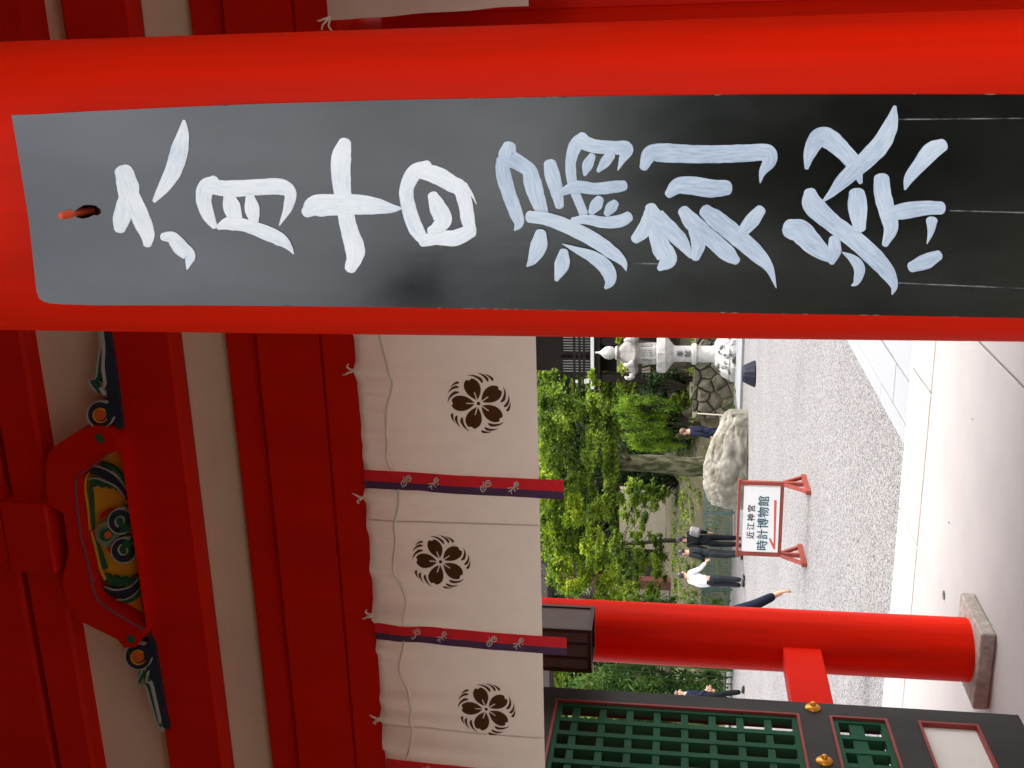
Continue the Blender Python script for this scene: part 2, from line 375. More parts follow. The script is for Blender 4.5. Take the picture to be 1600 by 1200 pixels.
# stone path across the gravel
pt = empty('stone_path', (0, 20, -.32), label='pale granite path of rectangular slabs across the gravel', kind='structure')
cols = [-3.17, -2.995, -2.635, -1.75, -.85, .05, .95, 1.8, 2.64, 3.0, 3.17]
for ci in range(len(cols)-1):
    y = 7.93
    y -= 0 if ci % 2 == 0 else .0
    narrow = cols[ci+1]-cols[ci] < .4
    first = True
    while y < 27:
        L = rnd.uniform(1.7, 2.3) if narrow else rnd.uniform(.9, 1.35)
        if first and ci % 2: L *= .55
        first = False
        dz = rnd.uniform(-.004, .006)
        MB().box(cols[ci]+.009, y+.007, -.4, cols[ci+1]-.009, y+L-.007, -.275+dz, bev=.006).build('paving_slab', 'granite', pt)
        y += L

# bank of leaf litter rising behind the fence, to a wooded hill
bk = MB(); bx = np.linspace(-60, 40, 110); by = np.concatenate([np.linspace(31.0, 42, 34), np.linspace(43, 90, 22)])
def bank_z(x, y):
    w_ = min(1, max(0, (x+13.2)/1.2)); t = max(0., y-32.2-.35*math.sin(x*.5)*(1-w_)-w_*2.2)
    h = 2.0*(1-math.exp(-t/2.6)) + .05*max(0, y-40)+.85*max(0, y-57)
    h = max(h, 1.33*w_) if y > 34.3 else h
    return -.38+h+.10*noise.noise(Vector((x*.6, y*.6, 3)))*min(1, t)+.05*noise.noise(Vector((x*2, y*2, 5)))*min(1, t)
V = [(x, y, bank_z(x, y)) for y in by for x in bx]; nx = len(bx)
bk.add(V, [(j*nx+i, j*nx+i+1, (j+1)*nx+i+1, (j+1)*nx+i) for j in range(len(by)-1) for i in range(nx-1)])
tag(bk.build('hillside', 'bankm', smooth='all'), 'brown leaf-covered bank rising behind the green fence', kind='structure')

# =================================================================== GATE
gate = empty('shrine_gate', (-1.5, 3.4, 0), label='vermilion shrine gate with round columns, stacked beams and plaster bands', cat='gate')
CX, CY, CR = -.148, 1.199, .165
def column(cx, cy, r, z0, z1, label=None, bulge=.014):
    mb = MB(); pr = []
    for i in range(25):
        t = i/24; z = z0+(z1-z0)*t
        pr.append((r*(1+bulge*(1-((z-1.6)/1.6)**2)*(1 if z < 3.2 else 0)), z))
    mb.lathe((cx, cy, 0), pr, 72)
    return mb.build('column', 'redcol', gate, smooth=True, label=label)
column(CX, CY, CR, .07, 4.3, 'red round column carrying the black signboard')
LX, LY, LR = -2.985, 5.125, .160
column(LX, LY, LR, .07, 4.3, 'red round column on a stone base past the curtain', bulge=.0)
column(-.13, 3.66, .25, .07, 4.3, 'thick red column behind the signboard column', bulge=0)
column(-3.02, 3.62, .20, .07, 4.3, bulge=0)
column(-2.985, 1.199, .165, .07, 4.3, bulge=0)
column(-.148, 5.125, .16, .07, 4.3, bulge=0)
column(2.7, 1.199, .165, .07, 4.3, bulge=0); column(2.7, 3.66, .2, .07, 4.3, bulge=0); column(2.7, 5.125, .16, .07, 4.3, bulge=0)
def slab_stone(cx, cy, h, hgt=.07):
    return MB().box(cx-h, cy-h, 0.001, cx+h, cy+h, hgt, bev=.006).build('column_base', 'slab', gate, smooth=False)
for cx, cy in ((CX, CY), (LX, LY), (-.15, 3.66), (-3.02, 3.62), (-2.985, 1.199), (-.148, 5.125), (2.7, 1.199), (2.7, 3.66), (2.7, 5.125)):
    slab_stone(cx, cy, .21 if cy > 4 or cy < 2 else .27)
# tie rail from the rear column forward
r0 = aX(1222, 1022, -2.985); r1 = aX(1281, 1022, -2.985)
MB().box(-3.03, 3.8, r1.z, -2.935, LY-.05, r0.z, bev=.004).build('tie_rail', 'red', gate)
# facade beams (middle row)
XL, XR = -6.2, 6.2
def hbeam(name, z0, z1, yf, yb, m='red', bev=.006, label=None, x0=XL, x1=XR):
    return MB().box(x0, yf, z0, x1, yb, z1, bev=bev).build(name, m, gate, label=label)
YF = 3.40
MB().box(XL, 3.485, 3.27, XR, 3.60, 4.6).build('plaster_wall', 'plaster', gate, label='cream plaster above the beams')
MB().box(XL, 3.490, 3.05, XR, 3.60, 3.27).build('plaster_panel', 'plaster', gate, label='narrow cream plaster band between two red beams')
hbeam('nageshi_beam', 2.742, 2.97, 3.418, 3.7, label='broad red beam above the white curtain')
hbeam('nageshi_beam', 2.588, 2.740, 3.404, 3.7, bev=.012, label='lower red beam the white curtain is tied to')
hbeam('lintel', 2.972, 3.093, 3.452, 3.7, label='recessed dark red lintel')
hbeam('tie_beam', 3.27, 3.50, 3.40, 3.66, label='red beam below the painted frog-leg strut', bev=.01)
hbeam('purlin', 3.822, 3.975, 3.40, 3.62, label='red purlin above the painted frog-leg strut', bev=.012)
hbeam('purlin', 4.012, 4.31, 3.42, 3.62, label='topmost red beam under the ceiling', bev=.012)
# bearing blocks over the strut
b0 = aY(75, 785, 3.36); b1 = aY(100, 893, 3.36)
xb0, xb1 = b1.x, b0.x
MB().box(xb0, 3.335, 3.80, xb1, 3.55, 3.985, bev=.008).build('bearing_block', 'red', gate)
def bprof(cx, w, z0, z1, fn_y0, fn_y1, cut=.07):
    o = []
    for i in range(7):
        a = math.pi/2*i/6; o.append((cx-w/2+cut*(1-math.sin(a)), z0+cut*(1-math.cos(a))))
    o = [(cx-w/2, z1)]+[(cx-w/2+cut-cut*math.cos(t), z0+cut-cut*math.sin(t)) for t in [math.pi/2*i/6 for i in range(7)]]
    o += [(cx+w/2-cut+cut*math.sin(t), z0+cut-cut*math.cos(t)) for t in [math.pi/2*i/6 for i in range(7)]]+[(cx+w/2, z1)]
    return MB().prism(o, [], lambda a, b, d: (a, d, b), fn_y0, fn_y1).build('bracket_arm', 'red', gate)
bprof((xb0+xb1)/2+.03, .30, 3.99, 4.3, 3.345, 3.56, .06)
bprof(.13, .62, 3.60, 3.90, 3.34, 3.56, .22)
# unseen ceiling, outer beams, walls and eaves added to darken the gate inside
MB().box(-6.5, 1.26, 4.42, 6.5, 5.12, 4.50).build('ceiling', 'plaster', gate)
for i in range(14):
    xx = -6.1+i*.9
    MB().box(xx, 1.27, 4.32, xx+.11, 3.39, 4.419, bev=.005).build('rafter', 'red', gate)
hbeam('shade_front_beam', 2.78, 3.0, 1.10, 1.30); hbeam('shade_rear_beam', 3.15, 3.4, 5.02, 5.24, label='unseen red beam added over the rear columns')
MB().box(-6.5, 1.16, 3.001, 6.5, 1.25, 4.6).build('shade_front_panel', 'plaster', gate); MB().box(-6.5, 5.13, 3.401, 6.5, 5.22, 4.6).build('shade_rear_panel', 'plaster', gate)
for xx in (-6.62, 6.5): MB().box(xx, 1.1, .002, xx+.12, 5.25, 4.6).build('shade_side_wall', 'plaster', gate)
def slope(y0, z0, y1, z1, t, name, m):
    return MB().add([(-7, y0, z0), (7, y0, z0), (7, y1, z1), (-7, y1, z1), (-7, y0, z0+t), (7, y0, z0+t), (7, y1, z1+t), (-7, y1, z1+t)], [(0, 1, 2, 3), (4, 5, 6, 7), (0, 1, 5, 4), (1, 2, 6, 5), (2, 3, 7, 6), (3, 0, 4, 7)]).build(name, m, gate)
slope(.15, 3.12, 3.2, 4.75, .18, 'shade_front_roof', 'woodd'); slope(3.2, 4.751, 6.1, 4.0, .18, 'shade_rear_roof', 'woodd')
for i in range(9):
    xx = -6.1+i*.325
    MB().box(xx, 3.56, .07, xx+.319, 3.6, 2.5, bev=.003).build('wall_board', 'red', gate)
for i in range(16):
    xx = .10+i*.4
    MB().box(xx, 3.56, .07, xx+.394, 3.6, 2.5, bev=.003).build('wall_board', 'red', gate)

# ---------------- frog-leg strut (painted carving on the tie beam)
YS = 3.365
strut = MB()
def fy(x, y, d):
    p = aY(x, y, YS); return (p.x, d, p.z)
outer = [(190, 690), (176, 668), (150, 664), (130, 672), (112, 680), (97, 689), (87, 697), (80, 705), (77, 712), (75, 722), (74, 735), (75, 760), (77, 785), (102, 800),
         (110, 860), (102, 893), (100, 907), (103, 925), (107, 940), (113, 953), (120, 961), (130, 969), (160, 984), (185, 996), (197, 1010), (214, 1008), (232, 988), (231, 980)]
inner = [(186, 703), (175, 707), (155, 722), (135, 737), (128, 742), (125, 750), (124, 770), (125, 785), (127, 800), (130, 820), (132, 835), (136, 850), (140, 865), (145, 883), (147, 897), (147, 906),
         (150, 915), (154, 926), (160, 935), (175, 946), (190, 957), (210, 969), (229, 979), (231, 970), (222, 912), (214, 862), (206, 812), (201, 772), (196, 737), (191, 708)]
def inset(poly, d):
    c = np.mean(np.array(poly), 0); return [tuple(np.array(p)+(c-np.array(p))/np.linalg.norm(c-np.array(p))*d) for p in poly]
fr = MB().prism(outer, [inner], fy, YS-.012, 3.52).build('frog_leg_strut', 'red', gate, label='red frog-leg strut with a painted scroll carving inside')
def part2(name, mb, m): return mb.build(name, m, fr)
part2('carving_ground', MB().prism(inset(inner, -1), [], fy, 3.425, 3.47), 'ochre')
def ribbon(path, d, thick=.012, n=7):
    """flat carved band: path of (x, y, width) in the strut's own plane"""
    P = crom(path, n); mb = MB(); L = []; Rr = []
    for i, p in enumerate(P):
        q = P[min(i+1, len(P)-1)]-P[max(i-1, 0)]; t = q[:2]/max(1e-6, np.hypot(q[0], q[1])); nn = np.array((-t[1], t[0]))
        w = max(p[2], .4)/2; L.append(p[:2]+nn*w); Rr.append(p[:2]-nn*w)
    k = len(P); V = [fy(*a, d) for a in L]+[fy(*a, d) for a in Rr]+[fy(*a, d+thick) for a in L]+[fy(*a, d+thick) for a in Rr]
    Fc = []
    for i in range(k-1):
        Fc += [(i, i+1, k+i+1, k+i), (2*k+i, 2*k+i+1, i+1, i), (k+i, k+i+1, 3*k+i+1, 3*k+i)]
    Fc += [(0, k, 3*k, 2*k), (k-1, 2*k-1, 4*k-1, 3*k-1)]
    return mb.add(V, Fc)
def disc(cx, cy, r, d, thick=.012, n=20, sx=1.):
    return MB().prism([(cx+r*sx*math.cos(2*math.pi*i/n), cy+r*math.sin(2*math.pi*i/n)) for i in range(n)], [], fy, d, d+thick)
# outline moulding inside the frame
part2('moulding', ribbon([(p[0], p[1], 1.5) for p in [(175, 705), (155, 720), (134, 735), (124, 744), (122, 765), (125, 800), (130, 836), (138, 866), (145, 897), (149, 917), (159, 937), (190, 959), (229, 981)]], YS-.018, .02), 'moulding')
# large leaves above and below the flower
def leaf_pair(a, b, scal, s):
    part2('leaf', ribbon(a, 3.395), 'navy')
    part2('leaf', ribbon(b, 3.400), 'cgreen')
    for x, y, r in scal: part2('leaf_lobe', disc(x, y, r, 3.404+.0006*s), 'cgreen')
leaf_pair([(133, 742, 8), (150, 741, 15), (168, 751, 16), (184, 768, 13), (194, 784, 8), (199, 796, 3)],
          [(148, 732, 8), (165, 738, 10), (180, 751, 8), (192, 765, 4)], [(138, 760, 8), (152, 761, 8), (164, 764, 7), (174, 768, 5)], 1)
leaf_pair([(156, 925, 8), (172, 932, 14), (190, 933, 17), (206, 926, 14), (216, 915, 9), (219, 905, 3)],
          [(180, 944, 6), (193, 945, 9), (207, 938, 8), (216, 927, 4)], [(158, 912, 7), (172, 917, 8), (186, 917, 7), (200, 914, 6), (209, 907, 5)], 2)
for pth in ([(140, 732, 1), (152, 735, 1.6), (168, 742, 1.8), (182, 755, 1.6), (196, 776, 1)], [(130, 753, 1), (145, 752, 1.6), (162, 758, 1.8), (176, 766, 1.6), (190, 782, 1)],
            [(158, 922, 1), (172, 927, 1.8), (186, 926, 1.8), (200, 921, 1.8), (211, 908, 1)], [(176, 943, 1), (190, 942, 1.8), (204, 935, 1.8), (216, 921, 1)],
            [(134, 742, 1.4), (128, 752, 1.6), (127, 772, 1.6), (131, 800, 1.4), (134, 834, 1.2)], [(136, 836, 1.2), (143, 862, 1.5), (150, 893, 1.5), (158, 912, 1.3)]):
    part2('outline', ribbon(pth, 3.390, .012), 'ochre' if pth[0][0] in (134, 136) else 'cwhite')
part2('leaf', ribbon([(132, 768, 5), (134, 790, 6), (136, 815, 4), (138, 834, 1)], 3.402), 'cgreen')
part2('leaf', ribbon([(141, 850, 1), (148, 872, 5), (156, 897, 7)], 3.402), 'cgreen')
part2('flame', ribbon([(172, 803, 1), (160, 806, 4), (152, 812, 6), (148, 818, 4)], 3.408), 'red')
part2('flame', ribbon([(175, 877, 1), (168, 872, 5), (160, 866, 6)], 3.408), 'red')
# flower boss and its spirals
part2('flower_boss', disc(162, 840, 20, 3.394, .04), 'csage')
part2('flower_heart', disc(161, 840, 10, 3.385, .02), 'cgreen')
part2('flower_eye', disc(165, 839, 5.5, 3.380, .02), 'corange')
def spiral(cx, cy, r0, r1, a0, turns, w0, w1, d, m, name, sgn=1, n=22):
    P = []
    for i in range(n):
        t = i/(n-1); a = a0+sgn*2*math.pi*turns*t; r = r0+(r1-r0)*t
        P.append((cx+r*math.cos(a), cy+r*math.sin(a), w0+(w1-w0)*t))
    part2(name, ribbon(P, d, .02, 2), m)
for cxx, cy0, sg in ((184.5, 818, 1), (189.5, 864, -1)):
    part2('scroll_ground', disc(cxx, cy0, 19.5, 3.390, .03), 'cgreen')
    a0 = math.pi*(.35 if sg > 0 else -.35)
    spiral(cxx, cy0, 16.5, 13, a0+sg*.6, .80, 10, 5, 3.384, 'navy', 'scroll', sg)
    spiral(cxx, cy0, 20, 19.2, a0, .86, 1.8, 1.6, 3.383, 'cwhite', 'scroll_edge', sg)
    spiral(cxx, cy0, 10, 4.2, a0+sg*.9, .80, 1.4, 1.1, 3.383, 'cwhite', 'scroll_edge', sg)
# leafy tails running along the beam
def tail(base, leafs, lines, sc, dark):
    part2('tail_ground', MB().prism(dark, [], fy, YS+.012, 3.48), 'navy')
    for pth in leafs: part2('tail_leaf', ribbon(pth, YS+.003), 'cgreen')
    for pth in lines: part2('tail_edge', ribbon(pth, YS-.005, .02), 'cwhite')
    x, y, r = sc
    part2('tail_scroll', disc(x, y, r*1.9, YS+.002, .05), 'navy')
    spiral(x, y, r*1.95, r*2.0, .2, .80, 1.4, 1.2, YS-.004, 'cwhite', 'tail_edge', 1, 26)
    spiral(x, y, r*1.15, r*.9, .6, .8, 1.6, 1.2, YS-.004, 'ochre', 'tail_edge', 1, 20)
    part2('tail_eye', disc(x, y, r*.82, YS-.002, .02), 'corange')
tail(None, [[(156, 518, 3), (158, 540, 6), (156, 565, 9), (151, 588, 8), (152, 596, 5)], [(140, 594, 2), (146, 600, 9), (152, 609, 7), (156, 615, 3)]],
     [[(153, 514, 1.5), (158, 535, 1.8), (153, 565, 1.8), (149, 590, 1.8), (139, 593, 1.6), (142, 602, 1.4), (150, 612, 1.4)], [(158, 517, 1.5), (161, 545, 1.8), (160, 575, 1.8), (163, 602, 1.8), (157, 606, 1.6), (163, 618, 1.6)]],
     (157, 648, 10.5), [(152, 508), (165, 510), (172, 548), (178, 590), (184, 640), (188, 672), (178, 672), (168, 630), (160, 600), (152, 596), (154, 560)])
part2('tail_leaf', ribbon([(154, 676, 6), (159, 682, 9), (163, 689, 6)], YS-.02), 'cgreen')
tail(None, [[(224, 1052, 5), (230, 1068, 8), (234, 1090, 6), (243, 1115, 4), (250, 1138, 2)], [(220, 1048, 4), (219, 1058, 9), (216, 1067, 4)]],
     [[(222, 1048, 1.6), (214, 1068, 1.6), (227, 1072, 1.6), (236, 1100, 1.8), (246, 1132, 1.6), (255, 1143, 1.2)], [(231, 1050, 1.6), (229, 1064, 1.6), (236, 1070, 1.6), (243, 1100, 1.8), (250, 1130, 1.5)]],
     (216, 1026, 10.5), [(230, 1000), (238, 1010), (246, 1060), (256, 1120), (262, 1143), (254, 1141), (244, 1112), (234, 1075), (226, 1060), (226, 1020)])
part2('tail_leaf', ribbon([(204, 990, 6), (208, 996, 9), (213, 999, 5)], YS-.02), 'cgreen')

# ---------------- lattice door, standing open
E0 = aZ(1591, 1117, .05); DD = Vector((.047, -.9989, 0)).normalized(); DN = Vector((DD.y, -DD.x, 0)).normalized()
if DN.x < 0: DN = -DN
def dsz(x, y):
    p = aP(x, y, E0, DN); return (p-E0).dot(DD), p.z
def dpt(s, z, d): q = E0+DD*s+DN*d; return (q.x, q.y, z)
DL = 1.02
z_ztop = 2.16
def op(xa, xb, s0=None):
    return dsz(xa, 1122)[1], dsz(xb, 1122)[1]
s_in = dsz(1340, 1122)[0]
z_a1 = dsz(868, 1098)[1]; z_a0 = dsz(1249, 1121)[1]
z_b1 = dsz(1296, 1122)[1]; z_b0 = dsz(1386, 1125)[1]
z_c1 = dsz(1434, 1128)[1]; z_c0 = dsz(1528, 1133)[1]
opens = [(z_a0, z_a1), (z_b0, z_b1), (z_c0, z_c1)]
s1 = DL-s_in
frame_outer = [(0, .05), (DL, .05), (DL, z_ztop), (0, z_ztop)]
holes = [[(s_in, a), (s1, a), (s1, b), (s_in, b)] for a, b in opens]
door = MB().prism(frame_outer, holes, lambda a, b, d: dpt(a, b, d), 0, -.075).build('door', 'black', gate, label='black lattice door folded back, with green bars and gilt studs')
def dpart(name, mb, m): return mb.build(name, m, door)
tw = .011
for a, b in opens:
    dpart('trim', MB().prism([(s_in-.001, a-.001), (s1+.001, a-.001), (s1+.001, b+.001), (s_in-.001, b+.001)], [[(s_in+tw, a+tw), (s1-tw, a+tw), (s1-tw, b-tw), (s_in+tw, b-tw)]], lambda p, q, d: dpt(p, q, d), .006, -.045), 'trimred')
for a, b in opens[:2]:
    dpart('lattice_frame', MB().prism([(s_in+tw, a+tw), (s1-tw, a+tw), (s1-tw, b-tw), (s_in+tw, b-tw)], [[(s_in+tw+.022, a+tw+.022), (s1-tw-.022, a+tw+.022), (s1-tw-.022, b-tw-.022), (s_in+tw+.022, b-tw-.022)]], lambda p, q, d: dpt(p, q, d), -.006, -.04), 'green')
pitch_z = abs(dsz(985, 1112)[1]-dsz(1200, 1124)[1])/5
sp = [dsz(1000, yy)[0] for yy in (1128, 1149, 1171)]
pitch_s = (sp[2]-sp[0])/2
z_ref = dsz(1027, 1115)[1]
bw_ = .030
zz = z_ref
while zz < z_a1: zz += pitch_z
zs = []
while zz > z_b0:
    zs.append(zz); zz -= pitch_z
ss = []
s_ = sp[0]
while s_ < s1-.03:
    ss.append(s_); s_ += pitch_s
for a, b in opens[:2]:
    for z in zs:
        if a+.045 < z < b-.045:
            dpart('lattice_bar', MB().prism([(s_in+tw+.02, z-bw_/2), (s1-tw-.02, z-bw_/2), (s1-tw-.02, z+bw_/2), (s_in+tw+.02, z+bw_/2)], [], lambda p, q, d: dpt(p, q, d), -.013, -.036), 'green')
    if (a, b) == opens[1]:
        z = (a+b)/2
        dpart('lattice_bar', MB().prism([(s_in+tw+.02, z-bw_/2), (s1-tw-.02, z-bw_/2), (s1-tw-.02, z+bw_/2), (s_in+tw+.02, z+bw_/2)], [], lambda p, q, d: dpt(p, q, d), -.013, -.036), 'green')
    for s_ in ss:
        if s_in+.03 < s_ < s1-.03:
            dpart('lattice_bar', MB().prism([(s_-bw_/2, a+tw+.02), (s_+bw_/2, a+tw+.02), (s_+bw_/2, b-tw-.02), (s_-bw_/2, b-tw-.02)], [], lambda p, q, d: dpt(p, q, d), -.008, -.060), 'green')
a, b = opens[2]
dpart('white_panel', MB().prism([(s_in+tw-.004, a+tw-.004), (s1-tw+.004, a+tw-.004), (s1-tw+.004, b-tw+.004), (s_in+tw-.004, b-tw+.004)], [], lambda p, q, d: dpt(p, q, d), -.018, -.035), 'panelwhite')
# gilt studs: a domed washer with a small cone
def stud(s, z):
    mb = MB(); prof = [(.033, 0), (.034, .005), (.030, .011), (.021, .016), (.013, .018), (.0125, .026), (.009, .031), (.004, .034)]
    V = []; n = 24
    for r, h in prof:
        for k in range(n):
            t = 2*math.pi*k/n; V.append(dpt(s+r*math.cos(t), z+r*math.sin(t), h))
    Fc = [(i*n+k, i*n+(k+1) % n, (i+1)*n+(k+1) % n, (i+1)*n+k) for i in range(len(prof)-1) for k in range(n)]+[tuple((len(prof)-1)*n+k for k in range(n))]
    mb.add(V, Fc); return mb.build('stud', 'gold', door, smooth=True)
sA = dsz(1270, 1107); sB = dsz(1284, 1190)
stud(*sA); stud(sB[0], sA[1]); stud(2*sB[0]-sA[0], sA[1])

# =================================================================== SIGNBOARD
YB = CY-CR*1.016-.026
def by(x, y, d=0.):
    p = aY(x, y, YB); return (p.x, YB-d, p.z)
bo = [(18, 180), (60, 178.5), (150, 173.5), (300, 166.5), (400, 162.5), (600, 156.5), (840, 152), (1000, 149.3), (1200, 147.3), (1400, 147), (1600, 147.5), (1780, 148.5),
      (1780, 499), (1600, 497), (1400, 493.2), (1200, 490), (1000, 486.5), (840, 484), (640, 480.5), (500, 478.6), (300, 477), (150, 477), (100, 475.5), (78, 474), (68, 471), (61, 466), (57, 455), (45, 345), (38, 300), (30, 250)]
slot = [(114+4*math.cos(t)*0+0, 0) for t in []]
slot = [(117, 330), (122, 325.5), (131, 320.5), (140, 320), (150, 321.5), (157, 327), (158, 333), (153, 336.5), (146, 336), (138, 340), (128, 342), (120, 339.5), (115, 336)]
board = empty('signboard', by(800, 320), label='tall black signboard with white brush writing hung on the near red column', cat='signboard')
MB().prism(bo, [slot], lambda a, b, d: by(a, b, -d), 0, .022).build('board', 'board', board)
MB().prism([(110, 318), (162, 316), (162, 345), (112, 345)], [], lambda a, b, d: by(a, b, -d), .0225, .0235).build('slot_back', 'hole', board)
pg = MB(); pc = Vector(by(104.5, 335)); pe = Vector(by(128, 333))+Vector((0, .021, 0))
pg.tube([pe, pe+(pc-pe)*.5+Vector((0, -.004, 0)), pc+Vector((0, -.006, 0)), pc+Vector((0, -.010, .001))], [.004, .004, .0042, .003], 10)
peg = pg.build('hanging_nail', 'peg', gate, smooth=True)

# brush strokes, traced in five overlapping windows of the board
R1, R2, R3, R4, R5 = (0, 140), (300, 140), (600, 140), (950, 140), (1200, 140)
chars = [
 (R1, [[(645, 425, 95), (665, 500, 112), (672, 560, 110), (650, 610, 92), (632, 680, 90), (625, 725, 62)],
       [(668, 500, 70), (695, 570, 85), (735, 670, 95), (768, 750, 78), (770, 805, 45)],
       [(960, 158, 14), (955, 230, 62), (935, 320, 92), (905, 420, 88), (860, 500, 68), (805, 580, 22)],
       [(850, 765, 40), (900, 772, 66), (945, 825, 80), (988, 862, 66), (985, 900, 36), (975, 937, 6)]]),
 (R2, [[(120, 478, 64), (75, 510, 92), (62, 575, 80), (85, 655, 66), (118, 712, 34)], [(85, 505, 70), (200, 515, 85), (350, 508, 84), (460, 505, 84), (512, 540, 66), (502, 610, 50), (480, 660, 28), (455, 708, 6)],
       [(192, 545, 54), (208, 610, 90), (235, 690, 66)], [(305, 565, 52), (315, 620, 78), (325, 690, 48)],
       [(140, 715, 30), (200, 695, 72), (290, 710, 66), (400, 750, 76), (470, 785, 64), (508, 820, 34), (532, 856, 6)]]),
 (R2, [[(797, 275, 66), (780, 340, 100), (775, 420, 102), (783, 520, 92), (800, 640, 86), (825, 750, 92), (850, 830, 104), (845, 880, 84), (825, 932, 60)],
       [(595, 640, 58), (640, 608, 112), (720, 600, 112), (850, 598, 106), (950, 605, 88), (1040, 618, 48), (1097, 618, 6)]]),
 (R3, [[(230, 395, 55), (160, 430, 80), (118, 520, 74), (130, 620, 76), (165, 720, 78), (215, 795, 54)], [(175, 430, 60), (260, 440, 92), (345, 485, 88), (400, 520, 80), (425, 600, 74), (440, 690, 70), (460, 735, 48)],
       [(200, 790, 56), (280, 772, 74), (370, 772, 84), (455, 735, 70)], [(255, 550, 54), (285, 620, 92), (308, 680, 92), (275, 722, 64), (250, 740, 60)], [(420, 495, 30), (455, 540, 16), (484, 597, 4)]]),
 (R3, [[(615, 365, 60), (622, 440, 78), (650, 540, 74), (685, 635, 70), (702, 695, 52), (680, 734, 8)], [(655, 295, 70), (645, 345, 96), (700, 380, 80), (755, 420, 78), (775, 490, 92), (800, 570, 82), (825, 640, 62)],
       [(865, 385, 66), (878, 450, 80), (900, 530, 66), (915, 605, 46)], [(1040, 250, 66), (1000, 290, 72), (975, 360, 58), (975, 440, 54), (988, 510, 52), (1010, 570, 48), (1040, 645, 46)],
       [(1030, 270, 76), (1100, 295, 72), (1200, 302, 70), (1262, 310, 76), (1240, 368, 36), (1218, 420, 6)], [(1085, 345, 38), (1060, 395, 56), (1045, 448, 14)], [(1180, 340, 52), (1150, 380, 54), (1112, 428, 16)],
       [(925, 535, 36), (1000, 505, 64), (1100, 515, 62), (1200, 505, 64), (1250, 500, 54)], [(1125, 570, 46), (1105, 600, 64), (1080, 638, 34)], [(1205, 590, 42), (1185, 612, 60), (1160, 645, 34)],
       [(985, 680, 34), (1060, 675, 52), (1150, 690, 60), (1230, 682, 66), (1275, 660, 56)], [(760, 660, 62), (850, 672, 68), (960, 712, 76), (1080, 772, 76), (1180, 840, 70), (1245, 895, 42), (1262, 942, 5)],
       [(818, 745, 58), (808, 810, 88), (778, 880, 56), (745, 920, 6)], [(938, 842, 48), (928, 910, 78), (900, 988, 22)], [(930, 800, 4), (1010, 835, 36), (1100, 875, 68), (1165, 935, 76), (1178, 995, 58), (1152, 1034, 12)]]),
 (R4, [[(185, 405, 44), (222, 335, 86), (300, 330, 98), (450, 336, 94), (600, 335, 92), (740, 330, 90), (830, 328, 86), (838, 375, 74), (805, 430, 38), (792, 487, 6)], [(315, 545, 44), (365, 502, 84), (440, 500, 96), (540, 515, 94), (620, 510, 78)],
       [(222, 612, 60), (240, 665, 112), (310, 720, 92), (380, 790, 76), (432, 868, 26)], [(205, 670, 56), (188, 730, 76), (142, 778, 52)], [(240, 740, 66), (278, 820, 100), (308, 885, 98), (268, 932, 28)],
       [(392, 630, 60), (440, 690, 90), (530, 770, 86), (620, 850, 86), (668, 890, 46)], [(445, 730, 56), (470, 800, 74), (455, 875, 44)], [(505, 630, 70), (570, 680, 96), (680, 770, 96), (780, 860, 84), (840, 930, 46), (876, 1032, 4)], [(795, 625, 56), (750, 680, 76), (695, 745, 56)]]),
 (R5, [[(200, 415, 18), (218, 330, 66), (265, 250, 98), (325, 262, 106), (390, 320, 90), (450, 390, 80), (482, 484, 22)], [(660, 90, 20), (640, 180, 74), (590, 280, 98), (510, 365, 94), (400, 465, 78), (330, 540, 40), (285, 582, 10)],
       [(910, 288, 66), (850, 320, 94), (790, 390, 74), (735, 460, 54), (712, 522, 10)], [(218, 535, 66), (235, 600, 110), (330, 690, 96), (450, 780, 96), (550, 870, 96), (620, 950, 80), (655, 1020, 42), (645, 1067, 6)],
       [(110, 722, 100), (170, 740, 122), (230, 800, 110), (290, 850, 80), (340, 880, 46)], [(345, 780, 60), (345, 840, 70), (330, 898, 34)], [(385, 845, 6), (440, 880, 44), (475, 930, 60), (460, 1000, 34), (433, 1020, 6)],
       [(462, 540, 84), (465, 610, 102), (475, 720, 66)], [(590, 462, 80), (595, 540, 90), (620, 640, 86), (638, 720, 76), (608, 805, 34)], [(600, 660, 46), (700, 632, 84), (820, 615, 76), (900, 615, 66)], [(850, 680, 60), (845, 740, 34), (825, 802, 4)], [(885, 860, 54), (820, 892, 80), (745, 922, 56)]]),
]
